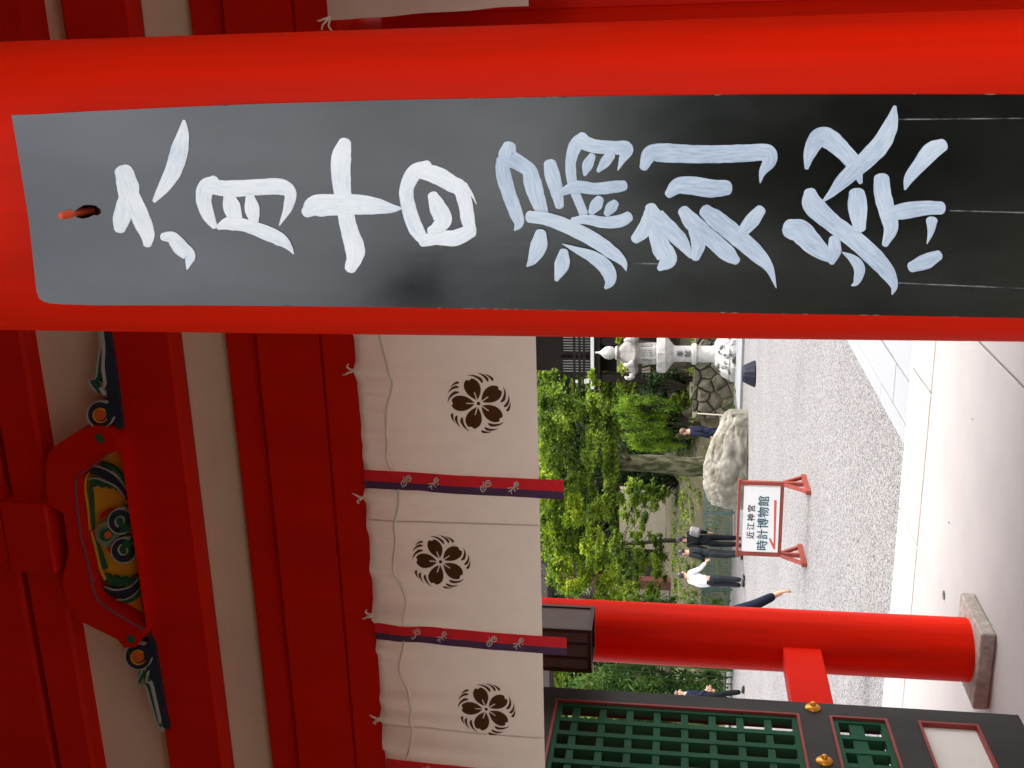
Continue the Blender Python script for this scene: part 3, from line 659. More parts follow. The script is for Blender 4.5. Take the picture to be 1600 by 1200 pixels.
def stroke_mesh(mb, uvs, org, path, d0, seed):
    P = crom(path, 7)
    # rounded ends for blunt strokes
    def ends(A, B):
        w = A[2]
        if w < 20: return []
        t = (A[:2]-B[:2]); t = t/max(1e-6, np.hypot(*t)); out = []
        for a in (.35, .7, .95): out.append(np.array([*(A[:2]+t*w*.36*a), w*math.sqrt(max(0, 1-a*a))]))
        return out
    P = list(reversed(ends(P[0], P[1])))+P+ends(P[-1], P[-2])
    k = len(P); s = 0.; rows = []
    for i, p in enumerate(P):
        q = P[min(i+1, k-1)]-P[max(i-1, 0)]; t = q[:2]/max(1e-6, np.hypot(q[0], q[1])); nn = np.array((-t[1], t[0]))
        if i: s += np.hypot(*(P[i][:2]-P[i-1][:2]))
        jl = 1+.07*noise.noise(Vector((s*.03, seed, 0))); jr = 1+.07*noise.noise(Vector((s*.03, seed, 9)))
        rows.append([(p[:2]+nn*p[2]*.5*(jl if c > 0 else jr)*c, c, s) for c in (-1, -.72, -.3, .3, .72, 1)])
    base = len(mb.v); hts = (0, .00035, .0005, .00045, .0004, 0)
    for r in rows:
        for j, (p, c, s) in enumerate(r):
            mb.v.append(by(org[0]+p[0]/3.3333, org[1]+p[1]/3.3333, d0+.6*hts[j]*min(1, max(.15, np.hypot(*(r[0][0]-r[5][0]))/40))))
            uvs.append((c*.5*.04+seed*.37, s*.0025+seed))
    for i in range(k-1):
        for j in range(5):
            a = base+i*6+j; mb.f.append((a, a+1, a+7, a+6)); mb.m.append(0)
names = 0
sid = 0
for org, strokes in chars:
    mb = MB(); uvs = []
    for si, st in enumerate(strokes):
        sid += 1; stroke_mesh(mb, uvs, org, st,   .0003+.00018*si, sid)
    o = mb.build('brush_character', 'paint' if strokes is not chars[4][1] and strokes is not chars[5][1] and strokes is not chars[6][1] else 'paintshade', board, smooth='all', fixn=False)
    lay = o.data.uv_layers.new(name='UVMap'); idx = np.zeros(len(o.data.loops), int); o.data.loops.foreach_get('vertex_index', idx)
    lay.data.foreach_set('uv', np.array(uvs)[idx].ravel())
# chipped pale edges of the board
M['chip'] = mat('bare_wood_chip', (.30, .24, .16), (.08, .06, .05), rough=.9, scale=90)
mb = MB()
for i in range(46):
    up = rnd.random() < .55; x = rnd.choice((rnd.uniform(720, 900), rnd.uniform(250, 1590)))
    xs__ = [p[0] for p in bo[:12]] if up else [p[0] for p in bo[12:23]][::-1]; ys__ = [p[1] for p in bo[:12]] if up else [p[1] for p in bo[12:23]][::-1]
    y = float(np.interp(x, xs__, ys__)); w = rnd.uniform(1.5, 9); h = rnd.uniform(.5, 1.5); sg = 1 if up else -1
    mb.add([by(x-w, y, .0004), by(x-w*.3, y+sg*h, .0004), by(x+w*.4, y+sg*h*.8, .0004), by(x+w, y, .0004), by(x+w, y-sg*.3, -.004), by(x-w, y-sg*.3, -.004)], [(0, 1, 2, 3), (0, 3, 4, 5)])
mb.build('edge_wear', 'chip', board, fixn=False)
# faint chalk guide lines below the writing
M['chalk'] = mat('chalk_line', (.17, .18, .175), (.006, .006, .006), rough=.8, scale=60, lo=.40, hi=.62)
for (a, b) in (((1404, 186.5), (1700, 184)), ((1484, 329), (1700, 335)), ((1404, 442), (1700, 455)), ((981, 411.5), (1028, 412))):
    mb = MB(); mb.add([by(a[0], a[1]-1, .0003), by(a[0], a[1]+1, .0003), by(b[0], b[1]+1, .0003), by(b[0], b[1]-1, .0003)], [(0, 1, 2, 3)])
    mb.build('chalk_line', 'chalk', board, fixn=False)

# =================================================================== CURTAIN
YC = 3.384
def cloth_grid(x0f, x1f, z0, z1, nxs, nzs, fy_):
    mb = MB(); V = []
    for j in range(nzs+1):
        z = z1+(z0-z1)*j/nzs
        xa, xb = x0f(z), x1f(z)
        for i in range(nxs+1):
            x = xa+(xb-xa)*i/nxs; V.append((x, fy_(x, z), z+ztop(x)*(1-j/nzs)))
    n = nxs+1
    mb.add(V, [(j*n+i, j*n+i+1, (j+1)*n+i+1, (j+1)*n+i) for j in range(nzs) for i in range(nxs)])
    return mb
tie_x = [aY(549, 577, YC).x, aY(560, 775, YC).x, aY(578, 958, YC).x, aY(592, 1120, YC).x, aY(545, 400, YC).x]
def ztop(x):
    d = min(abs(x-t) for t in tie_x); return -.005*min(1, d/.22)
def cy_fold(x, z):
    t = (z-2.0)/.615
    f = .034*max(0, t)**1.6*noise.noise(Vector((x*11, z*1.6, 4)))+.014*max(0, t)**2*noise.noise(Vector((x*27, z*3, 1)))+.012*max(0, t)**1.3*noise.noise(Vector((x*5+z*9, z*5-x*3, 40)))+.010*noise.noise(Vector((x*2.6, z*1.3, 9)))+.004*noise.noise(Vector((x*16, z*2.2, 19)))*(.3+t)
    for tx in tie_x:
        d = x-tx; f -= .016*math.exp(-(d/.06)**2)*max(0, t-.45)*1.6*math.cos(d*70)
    f -= .003*math.exp(-((x-seam1(z))/.006)**2)+.003*math.exp(-((x-seam2(z))/.006)**2)
    return YC+min(f, .009+.25*max(0, f-.009) if f < .02 else .0117)
def seam1(z): return -1.575
def seam2(z): return -2.42
curt = empty('curtain', (-1.6, YC, 2.615), label='long white curtain with brown crests hung under the red beam in the middle bay', cat='curtain', group='white crested curtains')
cloth_grid(lambda z: -2.86, lambda z: -.36, 2.0, 2.615, 260, 40, cy_fold).build('cloth', 'cloth', curt, smooth='all', fixn=False)
# crest prints
def crest(cx, cz, R, par, fyy):
    """cherry blossom inside five sets of three commas"""
    def P(r, a, d=0.): 
        x = cx+r*R*math.sin(a); z = cz-r*R*math.cos(a); return (x, fyy(x, z)-.0042-d, z)
    root = MB(); layer = 0
    def fill(o):
        nonlocal layer
        tr = tessellate_polygon([[Vector((r*math.cos(a), r*math.sin(a), 0)) for r, a in o]])
        root.add([P(r, a) for r, a in o], [tuple(t) for t in tr])
    for k in range(5):
        a0 = math.pi+2*math.pi*k/5
        def pl(u, v):    # along the petal, across
            return (math.hypot(u, v), a0+math.atan2(v, u))
        half = [(.125, .022), (.18, .078), (.26, .148), (.36, .208), (.47, .244), (.58, .251), (.68, .232), (.76, .186), (.82, .125), (.838, .075), (.808, .035), (.798, .0)]
        # split by the stamen line
        for sg in (1, -1):
            o = [(.38, .018*sg), (.125, .018*sg)]+[(u, max(v, .018 if u < .38 else 0)*sg) for u, v in half]
            o = o if sg > 0 else o[::-1]
            o2 = [(u, v) for u, v in o]
            if sg > 0: o2 = o2+[(.38, 0)]
            else: o2 = [(.38, 0)]+o2
            fill([pl(u, v) for u, v in o2])
        ac = a0+math.pi/5
        for (rh, ah, rt, at, w) in ((.90, 15, .985, -5, .062), (.805, 7, .985, -18, .074), (.71, -4, .955, -36, .084)):
            pts = []; n = 12
            L = []; Q = []
            for i in range(n+1):
                t = i/n; r = rh+(rt-rh)*(1-(1-t)**1.6); a = ac-math.radians(ah+(at-ah)*t)
                ww = .88*w*(1.02-t)**.95 if t > .22 else .80*w*max(.12, math.sqrt(max(0, 1-((.16-t)/.16)**2)) if t < .16 else .95)
                L.append((r+ww, a)); Q.append((r-ww, a))
            hd = [(rh-w*.55*math.cos(b)*-1 if False else rh+w*.55*math.cos(b), ac-math.radians(ah)-(-w*.9*math.sin(b))*-1/rh*-1) for b in ()]
            fill(L+Q[::-1])
    fill([(.058, 2*math.pi*i/16) for i in range(16)])
    return root.build('crest', 'crest', par, fixn=False)
def at_cloth(x, y):
    p = aY(x, y, YC); return p.x, p.z
for (x, y, rx) in ((748, 630, 50.5), (688.5, 877.5, 46.5), (760, 1107, 46)):
    a, b = at_cloth(x, y); q = aY(x+rx, y, YC); crest(a, b, abs(b-q.z), curt, cy_fold)
# stitched seams between the cloth widths, and the bottom hem
M['seam'] = cloth_mat('curtain_seam', (.70, .60, .50), (.64, .55, .45), .2)
for sx in (-1.575, -2.42):
    mb = MB(); n = 30
    V = [(sx+e*.003, cy_fold(sx, 2.006+.60*i/n)-.0016, 2.006+.60*i/n) for i in range(n+1) for e in (-1, 1)]
    mb.add(V, [(2*i, 2*i+1, 2*i+3, 2*i+2) for i in range(n)]); mb.build('seam', 'seam', curt, smooth='all', fixn=False)
# streamers
def strip(name, x0, y0, x1, y1, w0, w1, frac0, frac1, m, par, dy):
    """vertical band between two pixel points, from frac0 to frac1 of its width"""
    a, b = Vector(aY(x0, y0, YC)), Vector(aY(x1, y1, YC)); mb = MB(); V = []; n = 26; k = 6
    for i in range(n+1):
        t = i/n; c = a+(b-a)*t; w = w0+(w1-w0)*t
        for j in range(k+1):
            u = frac0+(frac1-frac0)*j/k
            x = c.x+w*(.5-u); z = c.z; V.append((x, cy_fold(c.x, z)-dy-.003*math.sin(u*math.pi)-.002*noise.noise(Vector((x*20, z*6, 2))), z))
    mb.add(V, [(i*(k+1)+j, i*(k+1)+j+1, (i+1)*(k+1)+j+1, (i+1)*(k+1)+j) for i in range(n) for j in range(k)])
    return mb.build(name, m, par, smooth='all', fixn=False)
def motif(par, cx, cz, s, kind):
    def line(pts, w):
        P = crom(pts, 5); mb = MB(); L = []; Q = []
        for i, p in enumerate(P):
            q = P[min(i+1, len(P)-1)]-P[max(i-1, 0)]; t = q/max(1e-9, np.hypot(*q)); nn = np.array((-t[1], t[0])); ww = w*(.5 if i in (0, len(P)-1) else 1)
            L.append(p+nn*ww); Q.append(p-nn*ww)
        f = lambda a: (cx+a[0]*s, cy_fold(cx, cz)-.0125, cz+a[1]*s)
        k = len(P); return [f(a) for a in L]+[f(a) for a in Q], [(i, i+1, k+i+1, k+i) for i in range(k-1)]
    mb = MB()
    if kind == 0:   # a leaf-shaped insect: two nested loops
        S = [[(-.9, .5), (-.3, .75), (.25, .35), (.1, -.1), (-.5, .05), (-.9, .5)], [(.1, -.1), (.7, -.05), (1., -.5), (.6, -.8), (.1, -.6), (.1, -.1)], [(-.5, .35), (-.1, .35), (.1, .1)], [(.4, -.2), (.7, -.4), (.4, -.6)], [(.2, .2), (.8, .35)]]
    else:           # a small flying figure with spread tail
        S = [[(-1, .3), (-.5, .35), (0, .0), (.3, -.1)], [(-.7, .8), (-.4, .5), (-.2, .1)], [(-.1, .9), (0, .4), (.1, 0)], [(-.6, -.3), (-.2, -.1), (.2, -.1)], [(.2, -.1), (.7, -.15), (1, -.5), (.6, -.75), (.2, -.4), (.2, -.1)], [(.3, -.3), (.8, -.45)], [(.35, -.2), (.75, -.3)], [(-.2, -.5), (.0, -.8)]]
    for st in S:
        v, f = line([np.array(p) for p in st], .075); mb.add(v, f)
    return mb.build('motif', 'motif', par, fixn=False)
for (x0, yA, x1, yB, w0, w1) in ((569, 749, 881, 764.5, .069, .070), (586, 986, 886, 1008, .069, .070), (604, 1197, 900, 1224, .069, .070)):
    st = strip('streamer', x0, yA, x1, yB, w0, w1, 0, .57, 'srred', curt, .008)
    st['label'] = 'streamer half red and half purple'
    pu = strip('purple_half', x0, yA, x1, yB, w0, w1, .57, 1.0, 'srpurple', st, .008)
    pu.location = -(st.location)
    for tt, kk in ((.21, 0), (.35, 1), (.61, 0), (.75, 1)):
        c = aY(x0+(x1-x0)*tt, yA+(yB-yA)*tt, YC); mo = motif(st, c.x, c.z, .023, kk)
# cord threaded along the top of the curtain
xs_ = np.linspace(-.40, -2.84, 190); st_x = [aY(602, 749, YC).x, aY(622, 987, YC).x, aY(640, 1197, YC).x]
seg = []; 
def cord_z(x): return 2.508+.016*math.sin(x*14.3+1.0)+.006*math.sin(x*31)
cur = []
for x in xs_:
    off = .006; hid = False
    for sx in st_x:
        d = abs(x-sx)
        if d < .038: hid = not (d < .006 or d > .031)
    if hid:
        if len(cur) > 1: seg.append(cur)
        cur = []
    else:
        near = any(abs(x-sx) < .038 for sx in st_x)
        cur.append((x, cy_fold(x, cord_z(x))-(.016 if near else .004), cord_z(x)))
if len(cur) > 1: seg.append(cur)
for sg in seg: MB().tube(sg, .0052, 6).build('cord', 'cord', curt, smooth='all')
# short ties holding the curtain to the beam
def tie(x, z, par, s=1.):
    mb = MB(); y = YC-.004
    mb.tube([(x-.004*s, y, z-.02), (x, y-.004, z+.006), (x+.002, y-.010, z+.012)], .0035, 6)
    mb.tube([(x, y-.012, z+.010), (x+.012*s, y-.014, z+.03), (x+.016*s, y-.010, z+.042)], [.0045, .003, .0025], 6)
    mb.tube([(x, y-.012, z+.010), (x-.014*s, y-.014, z+.026), (x-.022*s, y-.010, z+.020)], [.0045, .003, .0025], 6)
    mb.tube([(x+.004, y-.016, z+.004), (x-.004, y-.018, z+.014)], .006, 6)
    return mb.build('tie', 'cord', par, smooth='all')
for i, tx in enumerate(tie_x): tie(tx, 2.612, curt, (1 if i % 2 else -1))
# the curtain of the next bay, only its end shows beside the near column
curt2 = empty('curtain', (1.4, YC, 2.62), label='corner of another white curtain at the edge of the near red column', cat='curtain', group='white crested curtains')
pA, pB = aY(513, 32, YC-.17), aY(826, 9, YC-.17)
YC2 = YC-.17
def fold2(x, z): return YC2+.006*noise.noise(Vector((x*8, z*2, 14)))+.003*math.sin(x*60)*max(0, z-2.4)
ztop_old = ztop
def ztop(x): return 0
cloth_grid(lambda z: pB.x+(pA.x-pB.x)*(z-pB.z)/(pA.z-pB.z)+.004*noise.noise(Vector((z*9, 0, 3))), lambda z: 2.6, pB.z, pA.z, 150, 24, fold2).build('cloth', 'cloth', curt2, smooth='all', fixn=False)
mb = MB()
for s_, (dx, dz) in enumerate(((-.025, .02), (-.03, -.01), (.0, .03))):
    mb.tube([(pA.x+.01, YC2-.004, pA.z-.008), (pA.x+dx*.5, YC2-.01, pA.z+dz*.6+.004), (pA.x+dx, YC2-.006, pA.z+dz)], .0028, 6)
mb.build('tie', 'cord', curt2, smooth='all')

# =================================================================== HANGING LAMP behind the curtain
YL = 4.35
l0, l1 = aY(925, 1052, YL), aY(850, 985, YL)
lx0, lx1 = l0.x, aY(925, 985, YL).x; lz0 = l0.z; lz1 = lz0+.36; ly0, ly1 = YL, YL+(lx1-lx0)
lamp = empty('hanging_lamp', ((lx0+lx1)/2, (ly0+ly1)/2, lz1), label='dark brown square hanging lamp just below the curtain', cat='lamp')
fmb = MB(); t = .018
for x in (lx0, lx1-t):
    for y in (ly0, ly1-t): fmb.box(x, y, lz0, x+t, y+t, lz1)
for z in (lz0+.002, lz1-t-.002):
    fmb.box(lx0+t, ly0+.001, z, lx1-t, ly0+t-.001, z+t); fmb.box(lx0+t, ly1-t+.001, z, lx1-t, ly1-.001, z+t)
    fmb.box(lx0+.001, ly0+t, z, lx0+t-.001, ly1-t, z+t); fmb.box(lx1-t+.001, ly0+t, z, lx1-.001, ly1-t, z+t)
fmb.build('frame', 'lantwood', lamp)
M['glass'] = mat('frosted_pane', (.13, .10, .09), (.10, .08, .07), rough=.5, spec=.2)
for (a, b) in (((lx0+t, ly0+.007), (lx1-t, ly0+.010)), ((lx0+t, ly1-.010), (lx1-t, ly1-.007)), ((lx0+.007, ly0+t), (lx0+.010, ly1-t)), ((lx1-.010, ly0+t), (lx1-.007, ly1-t))):
    MB().box(a[0], a[1], lz0+t+.002, b[0], b[1], lz1-t-.002).build('pane', 'glass', lamp)
for i in (1, 2):
    xx = lx0+(lx1-lx0)*i/3
    MB().box(xx-.004, ly0-.002, lz0+t, xx+.004, ly0+.006, lz1-t).build('glazing_bar', 'lantwood', lamp)
MB().box(lx0-.02, ly0-.02, lz1, lx1+.02, ly1+.02, lz1+.022, bev=.004).build('cap', 'lantwood', lamp)
MB().tube([((lx0+lx1)/2, (ly0+ly1)/2, lz1+.02), ((lx0+lx1)/2, (ly0+ly1)/2, 4.6)], .007, 8).build('rod', 'lantwood', lamp)

# floor fitting
p = aZ(1475, 930, .001)
ff = MB().lathe((p.x, p.y, 0), [(.027, .0015), (.027, .004), (.018, .005), (.016, .003)], 20)
tag(ff.build('floor_socket', 'metal', smooth=True), 'small dark metal fitting set in the pale floor right of the column base', 'floor fitting')

# =================================================================== COURT: museum sign
s0, s1_ = aZ(1263, 757, -.32), aZ(1257, 868, -.32)
sdirv = (s1_-s0); SW = sdirv.length; sa = math.atan2(sdirv.y, sdirv.x)
SU = sdirv.normalized(); SN = Vector((SU.y, -SU.x, 0)); SN = SN if SN.y < 0 else -SN
smid = (s0+s1_)/2
sign = empty('museum_sign', (smid.x, smid.y, -.32), label='white direction sign with a red arrow on a red wooden stand', cat='sign')
def spz(x, y):
    p = aP(x, y, s0, SN); return (p-s0).dot(SU), p.z
def sp3(u, z, d=0.): q = s0+SU*u+SN*d; return (q.x, q.y, z)
def sbox(u0, u1, z0, z1, d0, d1, mb=None):
    mb = mb or MB(); V = [sp3(u, z, d) for d in (d0, d1) for u, z in ((u0, z0), (u1, z0), (u1, z1), (u0, z1))]
    return mb.add(V, [(0, 1, 2, 3), (7, 6, 5, 4), (0, 1, 5, 4), (1, 2, 6, 5), (2, 3, 7, 6), (3, 0, 4, 7)])
ztop_s = spz(1152, 800)[1]; zb1 = spz(1161, 812)[1]; zb0 = spz(1217, 815)[1]; zknee = spz(1226, 800)[1]
sbox(-.05, SW+.05, ztop_s-.035, ztop_s, -.03, .03).build('top_rail', 'signred', sign)
sbox(0, SW, zb0-.05, zb0-.008, -.016, .016).build('bottom_rail', 'signred', sign)
for u in (0, SW):
    sbox(u-.027, u+.027, -.28, ztop_s-.036, -.027, .027).build('post', 'signred', sign)
    mb = MB()
    mb.bar(sp3(u, -.285, -.33), sp3(u, -.285, .33), .06, .07)
    mb.build('foot', 'signred', sign)
    for sg in (-1, 1):
        MB().bar(sp3(u, -.26, .27*sg), sp3(u, zknee+.02, .045*sg), .045, .045, up=SU).build('brace', 'signred', sign)
u0 = .05; u1 = SW-.035
sbox(u0, u1, zb0, zb1, -.012, .014).build('panel', 'signwhite', sign)
MB().bar(sp3(u0-.012, (zb0+zb1)/2, 0), sp3(u0-.012, (zb0+zb1)/2, .0), .01, .01) if False else None
M['edge'] = mat('sign_edge_dark', (.04, .035, .05), rough=.6)
sbox(u0-.005, u1+.004, zb0-.007, zb0-.001, -.010, .012).build('panel_edge', 'edge', sign)
flip = SU.dot(RIGHT) < 0     # SU runs towards picture-left in the upright view
tx = Matrix((( -SU.x if flip else SU.x, 0, SN.x, 0), (-SU.y if flip else SU.y, 0, SN.y, 0), (0, 1, 0, 0), (0, 0, 0, 1)))
def text_obj(body, size, name, m, parent, mw, extr=.0015, spacing=1.0, bold=.0):
    cu = bpy.data.curves.new(name, 'FONT'); cu.body = body; cu.size = size; cu.align_x = 'CENTER'; cu.align_y = 'CENTER'; cu.extrude = extr; cu.space_character = spacing
    cu.resolution_u = 3; cu.offset = bold
    to = bpy.data.objects.new(name, cu); COL.objects.link(to)
    bpy.context.view_layer.update()
    me = bpy.data.meshes.new_from_object(to.evaluated_get(bpy.context.evaluated_depsgraph_get()))
    bpy.data.objects.remove(to)
    me.transform(mw); off = Vector(parent.location); me.transform(Matrix.Translation(-off))
    me.materials.clear(); me.materials.append(M[m])
    o = bpy.data.objects.new(name, me); COL.objects.link(o); o.parent = parent; return o
def sign_text(body, xpix, ypix, w_pix, name, m, spacing):
    u, z = spz(xpix, ypix); c = Vector(sp3(u, z, .0165))
    W = w_pix*(s0-CAM).length/F_PX
    mw = Matrix.Translation(c) @ tx
    o = text_obj(body, 1.0, name, m, sign, Matrix.Identity(4), .0, spacing)
    co = [v.co+Vector(sign.location) for v in o.data.vertices]
    a = max(v.x for v in co)-min(v.x for v in co); sc = W/a
    mx_ = (max(v.x for v in co)+min(v.x for v in co))/2; my_ = (max(v.y for v in co)+min(v.y for v in co))/2
    for v, q in zip(o.data.vertices, co):
        v.co = (mw @ Vector(((q.x-mx_)*sc, (q.y-my_)*sc, 0)))-Vector(sign.location)
    ax, ay = mw.to_3x3() @ Vector((1, 0, 0)), mw.to_3x3() @ Vector((0, 1, 0)); e = .016*sc
    bm = bmesh.new()
    for i, (dx, dy) in enumerate(((-1, -.6), (1, -.6), (-1, .6), (1, .6), (0, 0))):
        m3 = o.data.copy(); m3.transform(Matrix.Translation(ax*dx*e+ay*dy*e+SN*.0006*i)); bm.from_mesh(m3); bpy.data.meshes.remove(m3)
    bm.to_mesh(o.data); bm.free()
    return o
sign_text('近江神宮', 1173, 815, 55, 'lettering', 'textblack', 1.35)
sign_text('時計博物館', 1191.5, 817, 88, 'lettering', 'textteal', 1.06)
ar = MB(); ap = [(1209.5, 781), (1213.5, 781), (1211, 858), (1208, 857), (1201, 841), (1203.5, 840), (1208.5, 849)]
ar.prism(ap, [], lambda a, b, d: sp3(*spz(a, b), d), .0165, .015)
ar.build('arrow', 'arrow', sign)

# ---------------- dark tub beside the lantern
p = aZ(1181, 588, -.32)
tb = MB(); n = 28
tb.lathe((p.x, p.y+.2, -.32), [(.30, 0), (.31, .03), (.27, .12), (.21, .25), (.17, .30), (.05, .31)], n, mod=lambda r, z, k, i: (r*(1.03 if k % 2 else .985), z))
tag(tb.build('ribbed_tub', 'bin', smooth=False), 'dark blue ribbed tub upside down on the gravel before the stone lantern', 'tub')

# ---------------- stone lantern
LC = aZ(1153, 554, -.32); LD = (LC-CAM).length; K = LD/F_PX
lant = empty('stone_lantern', (LC.x, LC.y, -.32), label='tall white granite lantern with a mushroom roof on a lotus base', cat='stone lantern')
def H(x): return (1153-x)*K
def hexl(name, prof, m='lantern', n=6, mod=None, ph=.3, smooth=False):
    return MB().lathe((LC.x, LC.y, -.32), [(r*K, H(x)) for r, x in prof], n, phase=ph, mod=mod).build(name, m, lant, smooth=smooth)
hexl('base', [(42, 1158), (42, 1143), (39, 1141), (38, 1138)], 'lanternbase')
pet = lambda r, z, k, i: (r*(1.05 if k % 4 < 2 else .93), z)
hexl('lotus_base', [(37, 1138), (33, 1130), (25, 1123), (18, 1118)], 'lanternbase', n=48, mod=pet)
hexl('shaft', [(14.5, 1119), (12.8, 1114), (12.5, 1058), (14, 1055)], n=20, smooth=True)
hexl('shaft_ring', [(14, 1092), (16.5, 1090), (16.5, 1085), (14, 1083)], n=20, smooth=True)
hexl('platform', [(15, 1055), (20, 1051), (27, 1046), (31, 1043), (31, 1032), (28, 1030)], mod=lambda r, z, k, i: (r*(1.03 if k % 2 else .97), z), n=12)
fb = hexl('fire_box', [(16, 1030), (17, 1027), (16, 1002), (17.5, 1000)])
for k in range(6):
    a = .3+math.pi*2*(k+.5)/6; rr = 14.6*K; c = Vector((LC.x+rr*math.cos(a), LC.y+rr*math.sin(a), -.32+H(1015)))
    tdir = Vector((-math.sin(a), math.cos(a), 0)); nd = Vector((math.cos(a), math.sin(a), 0)); mb = MB()
    def wp(u, v, d): q = c+tdir*u+nd*d; return (q.x, q.y, q.z+v)
    w, h = 4.6*K, 8*K
    mb.prism([(-w, -h), (w, -h), (w, h), (-w, h)], [], wp, .012, -.01); mb.build('window', 'letter', fb)
    mb = MB()
    for q in (-.5, 0, .5):
        mb.prism([(-w, -h+(q+1)*h-.012), (w, -h+(q+1)*h+.05), (w, -h+(q+1)*h+.08), (-w, -h+(q+1)*h+.018)], [], wp, .024, .005)
        mb.prism([(q*w*1.2-.015, -h), (q*w*1.2+.015, -h), (q*w*1.2+.015, h), (q*w*1.2-.015, h)], [], wp, .022, .005)
    mb.build('window_bars', 'lantern', fb)
def roofmod(r, z, k, i):
    c = abs(((k/8) % 1)-.0); c = min(c, 1-c)*2   # 0 at the corner, 1 mid-side
    return (r*(1-.13*c), z+(1-c)**2*(5*K if i in (0, 1, 2) else 0))
hexl('roof', [(17, 1000), (34, 1002), (36, 998), (30, 991), (20, 982), (11, 974), (8, 970)], 'lanternroof', n=48, mod=roofmod)
for k in range(6):
    a = .3+math.pi*2*k/6
    MB().tube([(LC.x+math.cos(a)*q*K, LC.y+math.sin(a)*q*K, -.32+H(x)) for q, x in ((31, 992), (36, 993), (39, 989), (39, 984), (36, 982))], [.09, .085, .075, .06, .04], 8).build('roof_curl', 'lantern', lant, smooth='all')
hexl('lotus_cup', [(8, 971), (11, 969), (10, 966), (6, 965)], n=20, smooth=True)
hexl('jewel', [(6, 966), (9.5, 962), (10.5, 956), (9, 950), (5.5, 946), (3, 943), (1.7, 940), (1.3, 934.5)], n=20, smooth=True)
vdir = (CAM-LC); vdir.z = 0; vdir.normalize(); vt = Vector((-vdir.y, vdir.x, 0))
for ch, xx in (('奉', 1066.5), ('献', 1078)):
    mw = Matrix(((vt.x, 0, vdir.x, 0), (vt.y, 0, vdir.y, 0), (0, 1, 0, 0), (0, 0, 0, 1)))
    o = text_obj(ch, .22, 'inscription', 'textblack', lant, Matrix.Translation(Vector((LC.x, LC.y, -.32+H(xx)))+vdir*13.6*K) @ mw, .004)
    
# pale stone step under the lantern
MB_ = MB()
sp_ = empty('lantern_platform', (LC.x, LC.y, -.32), label='low pale stone platform under the tall lantern', cat='platform')
x = LC.x-1.0
while x < LC.x+5:
    w = rnd.uniform(.8, 1.2)
    MB().box(x+.006, LC.y-3.0, -.36, x+w-.006, LC.y-1.1, -.24+rnd.uniform(0, .01), bev=.015).build('stone', 'granite', sp_)
    MB().box(x+.006+.2, LC.y-1.094, -.36, x+w-.006+.2, LC.y+1.3, -.23+rnd.uniform(0, .01), bev=.015).build('stone', 'granite', sp_)
    x += w

# ---------------- dry stone wall right of the boulder
wc0 = aZ(1158, 660, -.32); wc1 = aZ(1156, 520, -.32)
wy = 34.0
sw = empty('stone_wall', (wc0.x, wy, -.32), label='low mossy dry stone wall between the lantern and the boulder', cat='wall')
def stone(cx, cy, cz, sx, sy, sz, seed, name, m, parent, sub=2, rough=.16):
    bm = bmesh.new(); bmesh.ops.create_icosphere(bm, subdivisions=sub, radius=1)
    for v in bm.verts:
        c = v.co; p = Vector([math.copysign(abs(q)**.55, q) for q in c]); r = 1+rough*noise.noise(c*1.6+Vector((seed*3.1, 0, seed)))
        v.co = Vector((cx+p.x*r*sx, cy+p.y*r*sy, cz+p.z*r*sz))
    bm.verts.index_update(); mb = MB().add([v.co for v in bm.verts], [[q.index for q in f.verts] for f in bm.faces]); bm.free()
    return mb.build(name, m, parent, smooth='all')
def clip(poly, n, c):
    o = []
    for i in range(len(poly)):
        p, q = poly[i], poly[(i+1) % len(poly)]; dp, dq = p[0]*n[0]+p[1]*n[1]-c, q[0]*n[0]+q[1]*n[1]-c
        if dp <= 0: o.append(p)
        if dp*dq < 0: t = dp/(dp-dq); o.append((p[0]+(q[0]-p[0])*t, p[1]+(q[1]-p[1])*t))
    return o
wx0, wx1, wz0, wz1 = wc0.x-1.4, wc0.x+8, -.5, 1.02
pts = []
for i in range(2000):
    p = (rnd.uniform(wx0, wx1), rnd.uniform(wz0, wz1))
    if all(((p[0]-q[0])*.75)**2+(p[1]-q[1])**2 > .30**2 for q in pts): pts.append(p)
for p in pts:
    poly = [(wx0, wz0), (wx1, wz0), (wx1, wz1+.06*math.sin(p[0]*5)), (wx0, wz1+.06*math.sin(p[0]*5))]
    for q in pts:
        if q is p or abs(q[0]-p[0]) > 1.5: continue
        n = (q[0]-p[0], q[1]-p[1]); m_ = ((q[0]+p[0])/2, (q[1]+p[1])/2); L = math.hypot(*n)
        poly = clip(poly, (n[0]/L, n[1]/L), (m_[0]*n[0]+m_[1]*n[1])/L-.012)
        if len(poly) < 3: break
    if len(poly) < 3: continue
    cxp = sum(v[0] for v in poly)/len(poly); czp = sum(v[1] for v in poly)/len(poly); n = len(poly)
    dd = rnd.uniform(-.07, .07); bz_ = lambda v, k: (cxp+(v[0]-cxp)*k, czp+(v[1]-czp)*k)
    yb = wy+.16*(czp+.3)
    V = [(v[0], yb+.35, v[1]) for v in poly]+[(v[0], yb+.05, v[1]) for v in poly]+[(bz_(v, .86)[0], yb-.06+dd+rnd.uniform(-.03, .03), bz_(v, .86)[1]) for v in poly]+[(bz_(v, .45)[0], yb-.09+dd+rnd.uniform(-.03, .03), bz_(v, .45)[1]) for v in poly]
    Fc = [tuple(range(3*n, 4*n))]+[(k*n+i, k*n+(i+1) % n, (k+1)*n+(i+1) % n, (k+1)*n+i) for k in range(3) for i in range(n)]
    MB().add(V, Fc).build('stone', 'wallstone', sw)
MB().box(wx0, wy+.30, -.5, wx1, wy+1.2, .98).build('backing', 'bankm', sw)

